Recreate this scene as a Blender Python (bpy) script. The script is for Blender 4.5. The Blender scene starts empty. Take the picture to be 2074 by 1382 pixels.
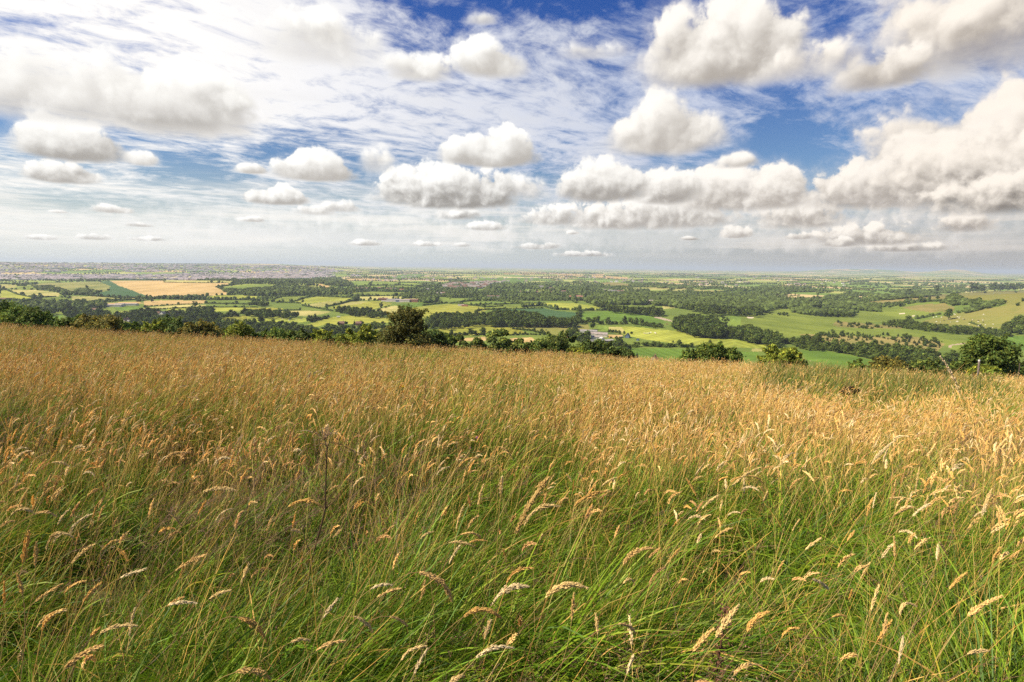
import bpy, math
import numpy as np
from mathutils import Matrix, Vector

scene = bpy.context.scene
COL = scene.collection
PI = math.pi
rad = math.radians

# ------------------------------------------------------------------ camera
F_PX, CX, CY = 1150.0, 1037.0, 691.0          # focal length and centre in photograph pixels
PITCH, ROLL = rad(7.48), rad(0.6)
CAM_Z = 101.5
_cp, _sp, _cr, _sr = math.cos(PITCH), math.sin(PITCH), math.cos(ROLL), math.sin(ROLL)
FWD = np.array([0, _cp, -_sp])
_U0 = np.array([0, _sp, _cp])
_X = np.array([1.0, 0, 0])
RGT = _cr * _X + _sr * _U0
UPV = -_sr * _X + _cr * _U0
cam_data = bpy.data.cameras.new("camera")
cam = bpy.data.objects.new("camera", cam_data)
COL.objects.link(cam)
cam_data.sensor_fit = 'HORIZONTAL'
cam_data.sensor_width = 36.0
cam_data.lens = 36.0 * F_PX / 2074.0
cam_data.clip_start = 0.05
cam_data.clip_end = 120000
m = Matrix.Identity(4)
for i in range(3):
    m[i][0], m[i][1], m[i][2] = RGT[i], UPV[i], -FWD[i]
m[2][3] = CAM_Z
cam.matrix_world = m
scene.camera = cam

def pix_dir(u, v):
    u = np.asarray(u, float); v = np.asarray(v, float)
    return FWD + ((u - CX) / F_PX)[..., None] * RGT - ((v - CY) / F_PX)[..., None] * UPV

def project(P):
    d = P - np.array([0, 0, CAM_Z])
    w = d @ FWD
    w = np.where(np.abs(w) < 1e-6, 1e-6, w)
    return CX + F_PX * (d @ RGT) / w, CY - F_PX * (d @ UPV) / w, w

def pix_azel(u, v):
    d = pix_dir(u, v)
    return math.degrees(math.atan2(d[0], d[1])), math.degrees(math.asin(d[2] / np.linalg.norm(d)))

# ------------------------------------------------------------------ render settings, sun
scene.view_settings.view_transform = 'Standard'
scene.view_settings.look = 'None'
scene.view_settings.exposure = 0.70
scene.view_settings.gamma = 1.0
scene.render.engine = 'CYCLES'
cy = scene.cycles
cy.use_denoising = False
cy.denoiser = 'OPENIMAGEDENOISE'
cy.max_bounces = 5
cy.diffuse_bounces = 3
cy.glossy_bounces = 2
cy.transmission_bounces = 3
cy.volume_bounces = 0
cy.transparent_max_bounces = 6
cy.use_adaptive_sampling = True
cy.adaptive_threshold = 0.01
SUN_AZ, SUN_EL = -103.0, 43.0                   # degrees; azimuth from straight ahead, minus is left
sd = bpy.data.lights.new("sun", 'SUN')
sd.energy = 5.0
sd.angle = rad(0.55)
sd.color = (1.0, 0.88, 0.66)
sun = bpy.data.objects.new("sun", sd)
COL.objects.link(sun)
sv = Vector((math.sin(rad(SUN_AZ)) * math.cos(rad(SUN_EL)), math.cos(rad(SUN_AZ)) * math.cos(rad(SUN_EL)), math.sin(rad(SUN_EL))))
sun.rotation_euler = sv.to_track_quat('Z', 'Y').to_euler()
sun.location = (0, 0, 300)

# ------------------------------------------------------------------ node helper
class NG:
    def __init__(self, nt):
        self.nt = nt
        nt.nodes.clear()
    def n(self, t, **kw):
        x = self.nt.nodes.new(t)
        for k, v in kw.items():
            setattr(x, k, v)
        return x
    def put(self, sock, v):
        if isinstance(v, bpy.types.NodeSocket):
            self.nt.links.new(v, sock)
        else:
            sock.default_value = v
    def m(self, op, a, b=None, c=None, clamp=False):
        x = self.n('ShaderNodeMath', operation=op, use_clamp=clamp)
        self.put(x.inputs[0], a)
        if b is not None: self.put(x.inputs[1], b)
        if c is not None: self.put(x.inputs[2], c)
        return x.outputs[0]
    def add(self, a, b): return self.m('ADD', a, b)
    def sub(self, a, b): return self.m('SUBTRACT', a, b)
    def mul(self, a, b): return self.m('MULTIPLY', a, b)
    def div(self, a, b): return self.m('DIVIDE', a, b)
    def mad(self, a, b, c): return self.m('MULTIPLY_ADD', a, b, c)
    def smooth(self, v, lo, hi, a=0.0, b=1.0):
        x = self.n('ShaderNodeMapRange', interpolation_type='SMOOTHSTEP', clamp=False)
        self.put(x.inputs['Value'], v)
        x.inputs['From Min'].default_value = lo
        x.inputs['From Max'].default_value = hi
        x.inputs['To Min'].default_value = a
        x.inputs['To Max'].default_value = b
        return x.outputs[0]
    def mix(self, f, a, b, mode='MIX'):
        x = self.n('ShaderNodeMix', data_type='RGBA', blend_type=mode)
        self.put(x.inputs[0], f)
        for s, v in ((x.inputs[6], a), (x.inputs[7], b)):
            self.put(s, v if isinstance(v, bpy.types.NodeSocket) else (*v, 1.0) if len(v) == 3 else v)
        return x.outputs[2]
    def xyz(self, a, b, c=0.0):
        x = self.n('ShaderNodeCombineXYZ')
        for i, v in enumerate((a, b, c)):
            self.put(x.inputs[i], v)
        return x.outputs[0]
    def vm(self, op, a, b):
        x = self.n('ShaderNodeVectorMath', operation=op)
        self.put(x.inputs[0], a); self.put(x.inputs[1], b)
        return x.outputs[0]
    def noise(self, vec, scale, detail=2.0, rough=0.5, dims='3D', dist=0.0, lac=2.0):
        x = self.n('ShaderNodeTexNoise', noise_dimensions=dims)
        self.put(x.inputs['Vector'], vec)
        x.inputs['Scale'].default_value = scale
        x.inputs['Detail'].default_value = detail
        x.inputs['Roughness'].default_value = rough
        x.inputs['Lacunarity'].default_value = lac
        x.inputs['Distortion'].default_value = dist
        return x.outputs['Fac']
    def ramp(self, f, stops, interp='LINEAR'):
        x = self.n('ShaderNodeValToRGB')
        cr = x.color_ramp
        cr.interpolation = interp
        while len(cr.elements) < len(stops):
            cr.elements.new(0.5)
        for e, (p, c) in zip(cr.elements, stops):
            e.position = p; e.color = (*c, 1.0)
        self.put(x.inputs[0], f)
        return x.outputs[0]

# ------------------------------------------------------------------ world: sky with clouds
world = bpy.data.worlds.new("World")
scene.world = world
world.use_nodes = True
world.cycles.sampling_method = 'MANUAL'
world.cycles.sample_map_resolution = 256

def cloud(g, back, az, el, edge, relief, K):
    """one heaped cloud laid over what is behind it: a flat-based dome with a ragged edge, bright on top and towards the sun"""
    du = g.mul(g.sub(az, K['a0']), K['ia'])
    t = g.mul(g.sub(el, K['e0']), K['ih'])
    dn_ = g.m('MAXIMUM', t, g.mul(t, -3.4))
    S = g.sub(1.0, g.add(g.mul(du, du), g.mul(dn_, dn_)))
    D = g.mad(g.mul(edge, g.smooth(t, -0.2, 0.6, 0.30, 1.0)), K['rough'] * 1.0, g.add(S, 0.14))
    low = g.smooth(t, 0.45, -0.25)
    so = g.mad(low, 1.7 * K['soft'], 0.80 * K['soft'])
    q = g.m('MINIMUM', g.m('MAXIMUM', g.div(g.sub(D, 0.04), so), 0.0), 1.0)
    al = g.mul(g.mul(q, q), g.sub(3.0, g.mul(q, 2.0)))
    lum = g.add(g.add(g.mad(t, 1.0, 0.20), g.mul(relief, 0.62)), g.mul(du, -0.18))
    lit = g.smooth(lum, -0.20, 0.95)
    dk = 1.0 - K['dark']
    w = K['warm']
    cbot = tuple((p * (1 - w) + r * w) * dk for p, r in zip(CLOUD_BOT_L, CLOUD_BOT_R))
    ct = tuple(p * (1 - w) + r * w for p, r in zip(CLOUD_TOP_L, CLOUD_TOP_R))
    # the thin ragged cloud that frays out around it
    fray = g.smooth(g.mad(edge, 1.1, S), -0.70, 0.80, 0.0, 0.36)
    back = g.mix(fray, back, tuple(p * (1 - w) + r * w for p, r in zip((10.4, 10.2, 9.9), (8.6, 8.0, 7.4))))
    return g.mix(al, back, g.mix(lit, cbot, ct))

def veil_patch(g, sum, az, el, K):
    u = g.mul(g.sub(az, K['a0']), K['ia']); v = g.mul(g.sub(el, K['e0']), K['ih'])
    e = g.m('POWER', 2.718, g.mul(g.add(g.mul(u, u), g.mul(v, v)), -1.0))
    return g.mad(e, K['w'], sum)

def in_group(g, name, ins, color, fn, K):
    """run fn's nodes inside a small node group of their own"""
    nt = bpy.data.node_groups.new(name, 'ShaderNodeTree')
    for nm in ins:
        nt.interface.new_socket(nm, in_out='INPUT', socket_type='NodeSocketColor' if nm == 'back' else 'NodeSocketFloat')
    nt.interface.new_socket('out', in_out='OUTPUT', socket_type='NodeSocketColor' if color else 'NodeSocketFloat')
    h = NG(nt)
    gi = h.n('NodeGroupInput').outputs
    res = fn(h, *[gi[nm] for nm in ins], K)
    go = h.n('NodeGroupOutput')
    h.nt.links.new(res, go.inputs[0])
    x = g.n('ShaderNodeGroup'); x.node_tree = nt
    for k, v in enumerate(ins.values()):
        g.put(x.inputs[k], v)
    return x.outputs[0]

def build_sky():
    g = NG(world.node_tree)
    tc = g.n('ShaderNodeTexCoord').outputs['Generated']
    sp = g.n('ShaderNodeSeparateXYZ'); g.put(sp.inputs[0], tc)
    X, Y, Z = sp.outputs
    az = g.mul(g.m('ARCTAN2', X, Y), 180 / PI)
    el = g.mul(g.m('ARCSINE', Z), 180 / PI)
    sky = g.n('ShaderNodeTexSky', sky_type='NISHITA')
    sky.sun_disc = False
    sky.sun_elevation = rad(SUN_EL)
    sky.sun_rotation = rad(SUN_AZ)
    sky.altitude = 200.0
    sky.air_density = 1.0
    sky.dust_density = 0.8
    sky.ozone_density = 3.5
    # a polarised, deep blue rendering of the clear sky
    col = g.mix(1.0, sky.outputs[0], SKY_TINT, 'MULTIPLY')
    deep = g.smooth(el, 3.0, 26.0)
    col = g.mix(deep, col, g.mix(1.0, col, SKY_DEEP, 'MULTIPLY'))
    low_az = g.smooth(az, -14.0, 42.0)
    lowc = g.mix(low_az, SKY_LOW_L, SKY_LOW_R)
    col = g.mix(g.smooth(el, 0.5, 10.0, 0.96, 0.0), col, lowc)
    # shared noise fields, in degrees of azimuth and elevation
    P = g.xyz(az, el)
    sh = (-0.55, 0.75, 0.0)                     # towards the sun
    def field(scale, off, fine):
        v = P if off is None else g.vm('ADD', P, (sh[0] * off, sh[1] * off, 0))
        w = g.n('ShaderNodeTexNoise', noise_dimensions='2D')
        g.put(w.inputs['Vector'], v); w.inputs['Scale'].default_value = 0.20 * scale
        w.inputs['Detail'].default_value = 8.0 if fine else 2.5; w.inputs['Roughness'].default_value = 0.57 if fine else 0.5
        wv = g.vm('ADD', v, g.vm('MULTIPLY', g.vm('SUBTRACT', w.outputs['Color'], (0.5, 0.5, 0.5)), (4.2 / scale, 3.8 / scale, 0)))
        vo = g.n('ShaderNodeTexVoronoi', voronoi_dimensions='2D', feature='F1')
        g.put(vo.inputs['Vector'], wv)
        vo.inputs['Scale'].default_value = 0.34 * scale
        vo.inputs['Detail'].default_value = 2.0 if fine else 0.6
        vo.inputs['Roughness'].default_value = 0.5
        puff = g.sub(0.50, vo.outputs['Distance'])
        return g.add(g.mul(g.sub(w.outputs['Fac'], 0.5), 2.3), g.mul(puff, 0.75))
    hi = g.smooth(el, 3.0, 13.0)
    def both(k, fine):
        a = field(2.6, None if k == 0 else k * 0.45, fine)
        b = field(0.9, None if k == 0 else k, fine)
        return g.add(g.mul(a, g.sub(1.0, hi)), g.mul(b, hi))
    n0 = both(0, True)
    dn = g.add(g.mul(g.sub(n0, both(1.5, False)), 0.75), g.mul(n0, 0.15))     # > 0 on the side of a billow that faces the sun
    # thin high cloud
    den = g.add(g.m('MAXIMUM', Z, 0.0), 0.10)
    qx, qy = g.div(X, den), g.div(Y, den)
    q = g.xyz(g.add(g.mul(qx, 0.80), g.mul(qy, 0.60)), g.mul(g.sub(g.mul(qy, 0.80), g.mul(qx, 0.60)), 1.45))
    warp = g.n('ShaderNodeTexNoise', noise_dimensions='2D')
    g.put(warp.inputs['Vector'], q); warp.inputs['Scale'].default_value = 0.9; warp.inputs['Detail'].default_value = 3
    q2 = g.vm('ADD', q, g.vm('MULTIPLY', warp.outputs['Color'], (0.7, 0.45, 0)))
    c1 = g.noise(q2, 1.25, 9.0, 0.64, '2D')
    c2 = g.noise(q2, 6.5, 7.0, 0.65, '2D')
    cov = g.mul(g.add(g.mul(g.sub(c1, 0.5), 1.5), g.mul(g.sub(c2, 0.5), 1.25)), g.smooth(el, 1.0, 8.0, 0.0, 1.0))
    bias = -0.075
    for (cx, cy_, rx, ry, wgt) in VEIL:
        a0, e0 = pix_azel(cx, cy_)
        bias = in_group(g, 'veil_patch', dict(sum=bias, az=az, el=el), False, veil_patch, dict(a0=a0, e0=e0, ia=1 / (rx * 0.045), ih=1 / (ry * 0.045), w=wgt))
    veil = g.smooth(g.add(cov, bias), -0.24, 0.56, 0.0, 0.97)
    left = g.smooth(az, 20.0, -40.0)
    vcol = g.mix(left, VEIL_R, VEIL_L)
    vcol = g.mix(g.mul(g.smooth(c1, 0.45, 0.72), 0.30), vcol, VEIL_G)
    col = g.mix(veil, col, vcol)
    # long thin layers low over the horizon
    ls = g.noise(g.xyz(g.mul(az, 0.05), g.mul(el, 0.8)), 1.0, 6.0, 0.62, '2D')
    lay = g.mul(g.smooth(ls, 0.43, 0.66, 0.0, 0.68), g.mul(g.smooth(el, 0.6, 2.2), g.smooth(el, 9.0, 4.5)))
    col = g.mix(lay, col, g.mix(low_az, (10.6, 10.2, 9.5), (7.8, 7.1, 6.4)))
    # heaped clouds one after the other, far ones first (a negligible term keeps the node evaluation in this order)
    late = g.mul(g.add(lay, g.add(veil, dn)), 1e-6)
    az2, el2 = g.add(az, late), g.add(el, late)
    for (cx, base, hw, top, dark, soft, rough) in CLOUDS:
        a0, e0 = pix_azel(cx, base)
        a1, _ = pix_azel(cx + hw, base)
        _, e1 = pix_azel(cx, top)
        wa, ht = abs(a1 - a0), max(e1 - e0, 0.15)
        K = dict(a0=a0, e0=e0 + 0.18 * ht, ia=1 / (wa * 1.06), ih=1 / (ht * 0.90), dark=dark, soft=soft, rough=rough, warm=float(np.clip(a0 / 42.0, 0, 1)))
        col = in_group(g, 'heap_cloud', dict(back=col, az=az2, el=el2, edge=n0, relief=dn), True, cloud, K)
    col = g.mix(1.0, col, (SKY_GAIN, SKY_GAIN, SKY_GAIN), 'MULTIPLY')
    bg = g.n('ShaderNodeBackground')
    g.put(bg.inputs['Color'], col)
    bg.inputs['Strength'].default_value = 0.1
    out = g.n('ShaderNodeOutputWorld')
    g.nt.links.new(bg.outputs[0], out.inputs['Surface'])

SKY_GAIN = 0.60
CLOUD_TOP_L, CLOUD_TOP_R = (11.6, 11.4, 10.9), (10.9, 9.9, 8.7)
CLOUD_BOT_L, CLOUD_BOT_R = (6.8, 6.4, 5.9), (6.1, 5.3, 4.6)
VEIL_L, VEIL_R, VEIL_G = (11.8, 11.4, 10.8), (6.0, 6.6, 8.2), (8.3, 8.2, 8.1)
SKY_TINT = (0.85, 0.95, 1.0)
SKY_DEEP = (0.31, 0.56, 1.12)
SKY_LOW_L = (6.3, 6.8, 6.5)
SKY_LOW_R = (4.7, 4.4, 4.05)
VEIL = [  # x, y, rx, ry in photograph pixels, weight
    (150, 40, 520, 170, 0.50), (620, 100, 260, 150, 0.30), (250, 440, 620, 75, 0.34), (450, 250, 300, 60, 0.25), (960, 210, 320, 130, 0.22), (1100, 60, 300, 60, 0.12),
    (1180, 240, 300, 90, 0.16), (1330, 280, 260, 70, 0.18), (1800, 200, 260, 120, 0.25), (1550, 200, 200, 60, 0.12),
    (1590, 275, 95, 60, -0.70), (1080, 0, 260, 40, -0.25), (110, 262, 130, 26, -0.40), (370, 335, 95, 24, -0.45), (610, 285, 60, 36, -0.3),
    (745, 340, 60, 36, -0.3), (180, 412, 260, 14, -0.35), (700, 455, 400, 14, -0.25), (1150, 80, 260, 60, -0.14), (860, 130, 90, 90, -0.12),
    (40, 250, 60, 20, -0.3)]
CLOUDS = [  # x, base y, half width, top y, darkness of the base, softness, roughness
    (1330, 500, 480, 390, 0.10, 3.2, 0.8), (1820, 510, 340, 370, 0.22, 3.0, 0.8), (700, 500, 420, 420, 0.0, 3.2, 0.8), (1180, 520, 60, 508, 0.32, 0.5, 0.9), (740, 498, 36, 485, 0.2, 0.5, 0.9), (860, 499, 34, 488, 0.2, 0.5, 0.9), (935, 500, 20, 490, 0.15, 0.5, 0.9),
    (85, 486, 36, 474, 0.15, 0.5, 0.9), (190, 486, 40, 472, 0.15, 0.5, 0.9), (300, 488, 44, 478, 0.15, 0.5, 0.9), (1085, 505, 50, 490, 0.3, 0.5, 0.9),
    (230, 432, 50, 415, 0.12, 0.6, 0.9), (120, 432, 22, 424, 0.12, 0.6, 0.9), (285, 460, 36, 450, 0.15, 0.6, 0.9), (510, 450, 30, 438, 0.15, 0.6, 0.9), (640, 436, 50, 415, 0.15, 0.8, 0.9),
    (985, 467, 44, 445, 0.22, 0.5, 0.8), (1160, 475, 14, 466, 0.2, 0.5, 0.8), (1830, 510, 110, 488, 0.42, 0.6, 1.0), (1400, 487, 22, 478, 0.35, 0.5, 0.8),
    (1490, 482, 38, 453, 0.18, 0.4, 0.8), (1620, 485, 36, 470, 0.2, 0.5, 0.8), (1760, 496, 150, 450, 0.30, 0.45, 0.95), (1950, 470, 70, 432, 0.34, 0.6, 0.9),
    (1700, 500, 44, 480, 0.3, 0.5, 0.8),
    (1620, 462, 110, 395, 0.25, 0.5, 0.95), (1290, 463, 215, 395, 0.24, 0.4, 0.95), (1120, 455, 80, 415, 0.25, 0.5, 0.95),
    (1060, 405, 60, 345, 0.15, 0.8, 1.0), (1490, 425, 150, 335, 0.24, 0.4, 0.95), (1575, 420, 75, 325, 0.2, 0.4, 0.9), (1350, 412, 75, 343, 0.34, 0.4, 0.9), (1215, 408, 95, 326, 0.36, 0.35, 0.9),
    (930, 445, 60, 420, 0.45, 0.7, 1.0), (560, 414, 70, 373, 0.25, 0.35, 0.85), (690, 430, 45, 405, 0.25, 0.7, 0.9), (825, 385, 55, 336, 0.28, 0.4, 0.8), (910, 420, 150, 330, 0.46, 0.32, 0.9),
    (640, 366, 95, 306, 0.2, 0.35, 0.95), (510, 352, 36, 328, 0.15, 0.4, 0.8), (760, 350, 40, 290, 0.05, 0.9, 1.0), (125, 370, 82, 324, 0.26, 0.35, 0.85), (285, 335, 40, 300, 0.12, 0.5, 0.9),
    (150, 325, 118, 236, 0.34, 0.35, 0.9), (995, 336, 112, 256, 0.22, 0.3, 0.9),
    (1490, 340, 50, 310, 0.26, 0.7, 0.9), (1345, 312, 128, 190, 0.24, 0.42, 0.62),
    (1900, 330, 200, 190, 0.30, 0.6, 1.0), (2040, 300, 120, 150, 0.25, 0.55, 0.95), (1780, 420, 190, 300, 0.30, 0.4, 0.95), (2010, 330, 150, 205, 0.18, 0.5, 0.8), (1890, 350, 170, 245, 0.28, 0.5, 0.8), (1760, 405, 160, 325, 0.28, 0.45, 0.8), (1990, 418, 330, 255, 0.52, 0.6, 0.7), (2040, 432, 240, 345, 0.62, 0.6, 0.6),
    (1000, 156, 85, 72, 0.14, 0.5, 1.0), (850, 165, 70, 96, 0.12, 0.65, 1.0), (975, 50, 36, 20, 0.1, 0.9, 1.0), (1380, 140, 110, 70, 0.15, 1.0, 1.0), (1200, 120, 80, 80, 0.15, 1.2, 1.1),
    (1470, 170, 190, -15, 0.26, 0.42, 0.66), (1960, 150, 360, -110, 0.34, 0.8, 0.8), (1785, 180, 110, 88, 0.34, 0.5, 0.8), (1650, 160, 120, 60, 0.22, 0.9, 1.1),
    (640, 130, 130, 0, 0.16, 0.9, 0.9), (60, 240, 270, 110, 0.20, 0.8, 0.9), (330, 272, 210, 100, 0.30, 0.6, 0.95), (180, 215, 260, 90, 0.05, 1.0, 0.9)]
build_sky()

# ------------------------------------------------------------------ object helpers
def tag(o, label=None, cat=None, group=None, kind=None):
    if label: o['label'] = label
    if cat: o['category'] = cat
    if group: o['group'] = group
    if kind: o['kind'] = kind
    return o

def link(name, data, parent=None):
    o = bpy.data.objects.new(name, data)
    COL.objects.link(o)
    if parent is not None:
        o.parent = parent
    return o

def empty(name, loc=(0, 0, 0), rz=0.0):
    o = link(name, None)
    o.location = loc
    o.rotation_euler = (0, 0, rz)
    o.empty_display_size = 0.2
    return o

def mesh(name, V, faces, mats, col=None, smooth=False, mat_idx=None):
    """faces: list of (n,k) int arrays (k may differ)."""
    me = bpy.data.meshes.new(name)
    V = np.ascontiguousarray(V, dtype=np.float32)
    me.vertices.add(len(V))
    me.vertices.foreach_set('co', V.ravel())
    if isinstance(faces, np.ndarray):
        faces = [faces]
    faces = [np.asarray(f, dtype=np.int32) for f in faces if len(f)]
    loops = np.concatenate([f.ravel() for f in faces])
    tot = np.concatenate([np.full(len(f), f.shape[1], np.int32) for f in faces])
    start = np.concatenate([[0], np.cumsum(tot)[:-1]]).astype(np.int32)
    me.loops.add(len(loops))
    me.loops.foreach_set('vertex_index', loops)
    me.polygons.add(len(tot))
    me.polygons.foreach_set('loop_start', start)
    me.polygons.foreach_set('loop_total', tot)
    if mat_idx is not None:
        me.polygons.foreach_set('material_index', np.asarray(mat_idx, np.int32))
    me.polygons.foreach_set('use_smooth', np.full(len(tot), bool(smooth)))
    if col is not None:
        a = me.attributes.new('col', 'FLOAT_COLOR', 'POINT')
        c = np.ones((len(V), 4), np.float32)
        c[:, :3] = col
        a.data.foreach_set('color', c.ravel())
    for x in (mats if isinstance(mats, (list, tuple)) else [mats]):
        me.materials.append(x)
    me.update()
    me.validate()
    return me

class MB:
    """collects pieces of one mesh"""
    def __init__(self):
        self.V, self.F, self.C, self.n = [], {}, [], 0
    def add(self, V, F, c=(1, 1, 1)):
        V = np.asarray(V, float)
        F = np.asarray(F, int)
        self.V.append(V)
        self.C.append(np.broadcast_to(np.asarray(c, float), (len(V), 3)))
        self.F.setdefault(F.shape[1], []).append(F + self.n)
        self.n += len(V)
    def build(self, name, mat, smooth=False):
        return mesh(name, np.concatenate(self.V), [np.concatenate(f) for f in self.F.values()], mat, np.concatenate(self.C), smooth)

def box(x0, x1, y0, y1, z0, z1):
    V = np.array([(x, y, z) for z in (z0, z1) for y in (y0, y1) for x in (x0, x1)], float)
    F = np.array([(0, 2, 3, 1), (4, 5, 7, 6), (0, 1, 5, 4), (2, 6, 7, 3), (0, 4, 6, 2), (1, 3, 7, 5)])
    return V, F

def tube(pts, radii, seg=6):
    pts = np.asarray(pts, float)
    n = len(pts)
    T = np.gradient(pts, axis=0)
    T /= np.linalg.norm(T, axis=1)[:, None] + 1e-9
    a = np.cross(T, np.where(np.abs(T[:, 2:3]) > 0.9, np.array([[1.0, 0, 0]]), np.array([[0, 0, 1.0]])))
    a /= np.linalg.norm(a, axis=1)[:, None] + 1e-9
    b = np.cross(T, a)
    th = np.arange(seg) * 2 * PI / seg
    r = np.broadcast_to(np.asarray(radii, float), (n,))
    V = pts[:, None] + r[:, None, None] * (np.cos(th)[None, :, None] * a[:, None] + np.sin(th)[None, :, None] * b[:, None])
    i = np.arange(n - 1)[:, None] * seg
    j = np.arange(seg)[None]
    k = (j + 1) % seg
    F = np.stack([i + j, i + k, i + seg + k, i + seg + j], -1).reshape(-1, 4)
    return V.reshape(-1, 3), F

_t = (1 + 5 ** 0.5) / 2
_ico_v = np.array([(-1, _t, 0), (1, _t, 0), (-1, -_t, 0), (1, -_t, 0), (0, -1, _t), (0, 1, _t), (0, -1, -_t), (0, 1, -_t), (_t, 0, -1), (_t, 0, 1), (-_t, 0, -1), (-_t, 0, 1)], float)
_ico_v /= np.linalg.norm(_ico_v[0])
_ico_f = np.array([(0, 11, 5), (0, 5, 1), (0, 1, 7), (0, 7, 10), (0, 10, 11), (1, 5, 9), (5, 11, 4), (11, 10, 2), (10, 7, 6), (7, 1, 8), (3, 9, 4), (3, 4, 2), (3, 2, 6), (3, 6, 8), (3, 8, 9), (4, 9, 5), (2, 4, 11), (6, 2, 10), (8, 6, 7), (9, 8, 1)])
def ico(sub=1):
    V, F = [tuple(v) for v in _ico_v], _ico_f.tolist()
    for _ in range(sub):
        mid, G = {}, []
        def md(a, b):
            k = (min(a, b), max(a, b))
            if k not in mid:
                p = (np.array(V[a]) + np.array(V[b])); p /= np.linalg.norm(p)
                V.append(tuple(p)); mid[k] = len(V) - 1
            return mid[k]
        for a, b, c in F:
            x, y, z = md(a, b), md(b, c), md(c, a)
            G += [(a, x, z), (b, y, x), (c, z, y), (x, y, z)]
        F = G
    return np.array(V), np.array(F)
ICO0, ICO1, ICO2 = ico(0), ico(1), ico(2)

def unit(v):
    return v / (np.linalg.norm(v, axis=-1, keepdims=True) + 1e-9)

_NT = np.random.default_rng(99).random((64, 256, 256))
def vnoise(x, y, seed=0):
    """smooth value noise in 2D, 0..1"""
    xi, yi = np.floor(x).astype(np.int64), np.floor(y).astype(np.int64)
    fx, fy = x - xi, y - yi
    fx, fy = fx * fx * (3 - 2 * fx), fy * fy * (3 - 2 * fy)
    T = _NT[seed & 63]
    def h(a, b):
        return T[a & 255, b & 255]
    return (h(xi, yi) * (1 - fx) + h(xi + 1, yi) * fx) * (1 - fy) + (h(xi, yi + 1) * (1 - fx) + h(xi + 1, yi + 1) * fx) * fy

# ------------------------------------------------------------------ materials
def new_mat(name):
    mt = bpy.data.materials.new(name)
    mt.use_nodes = True
    return mt, NG(mt.node_tree)

def finish(g, color, rough=0.8, spec=0.2, bump=None, translucent=0.0, bump_d=0.1):
    bs = g.n('ShaderNodeBsdfPrincipled')
    g.put(bs.inputs['Base Color'], color if isinstance(color, bpy.types.NodeSocket) else (*color, 1))
    g.put(bs.inputs['Roughness'], rough)
    bs.inputs['Specular IOR Level'].default_value = spec
    if bump is not None:
        b = g.n('ShaderNodeBump'); b.inputs['Strength'].default_value = 0.6; b.inputs['Distance'].default_value = bump_d
        g.put(b.inputs['Height'], bump)
        g.nt.links.new(b.outputs[0], bs.inputs['Normal'])
    out = g.n('ShaderNodeOutputMaterial')
    sh = bs.outputs[0]
    if translucent > 0:
        t = g.n('ShaderNodeBsdfTranslucent')
        g.put(t.inputs['Color'], color if isinstance(color, bpy.types.NodeSocket) else (*color, 1))
        mx = g.n('ShaderNodeMixShader'); mx.inputs[0].default_value = translucent
        g.nt.links.new(sh, mx.inputs[1]); g.nt.links.new(t.outputs[0], mx.inputs[2])
        sh = mx.outputs[0]
    g.nt.links.new(sh, out.inputs['Surface'])

def attr_mat(name, rough=0.75, spec=0.25, translucent=0.0, nscale=None, namp=0.4, rnd=0.0):
    mt, g = new_mat(name)
    a = g.n('ShaderNodeAttribute', attribute_name='col')
    c = a.outputs['Color']
    if nscale:
        pos = g.n('ShaderNodeNewGeometry').outputs['Position']
        n = g.noise(pos, nscale, 2.0)
        k = g.mad(g.sub(n, 0.5), 2 * namp, 1.0)
        c = g.mix(1.0, c, g.xyz(k, k, k), 'MULTIPLY')
    if rnd:
        r = g.n('ShaderNodeObjectInfo').outputs['Random']
        c = g.mix(1.0, c, g.xyz(g.mad(r, rnd * 1.3, 1 - rnd * 0.5), g.mad(r, rnd, 1 - rnd * 0.5), g.mad(r, rnd * 0.5, 1 - rnd * 0.4)), 'MULTIPLY')
    finish(g, c, rough, spec, translucent=translucent)
    return mt

M_LEAF = attr_mat('leaves', 0.7, 0.2, 0.30, 0.9, 0.35)
M_LEAF_FAR = attr_mat('far_leaves', 0.9, 0.05, 0.0, 0.12, 0.35, 0.45)
M_GRASS = attr_mat('grass_blades', 0.55, 0.25, 0.22)
M_HEAD = attr_mat('seed_heads', 0.8, 0.1, 0.18)
M_PLAIN = attr_mat('painted_parts', 0.7, 0.2)

def noisy_mat(name, c0, c1, scale, rough=0.85, c2=None, bump=True):
    mt, g = new_mat(name)
    pos = g.n('ShaderNodeTexCoord').outputs['Object']
    n = g.noise(pos, scale, 5.0, 0.6)
    c = g.mix(g.smooth(n, 0.3, 0.7), c0, c1)
    if c2:
        c = g.mix(g.smooth(g.noise(pos, scale * 0.21, 3.0), 0.5, 0.7), c, c2)
    finish(g, c, rough, 0.15, n if bump else None)
    return mt
M_BARK = noisy_mat('bark', (0.06, 0.045, 0.03), (0.12, 0.095, 0.07), 6.0)
M_POST = noisy_mat('weathered_wood', (0.16, 0.12, 0.10), (0.26, 0.21, 0.18), 9.0)
M_WHITE = noisy_mat('white_paint', (0.66, 0.64, 0.60), (0.52, 0.50, 0.46), 1.5)
M_CREAM = noisy_mat('cream_render', (0.66, 0.60, 0.50), (0.52, 0.46, 0.38), 0.6)
M_BRICK = noisy_mat('red_brick', (0.36, 0.17, 0.11), (0.27, 0.13, 0.09), 0.9)
M_STONE = noisy_mat('pale_stone', (0.46, 0.40, 0.30), (0.34, 0.29, 0.22), 0.7)
M_TILE = noisy_mat('brown_roof_tiles', (0.27, 0.16, 0.12), (0.18, 0.11, 0.085), 0.8)
M_SLATE = noisy_mat('grey_roof_sheet', (0.33, 0.31, 0.30), (0.22, 0.20, 0.20), 0.6)
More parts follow.
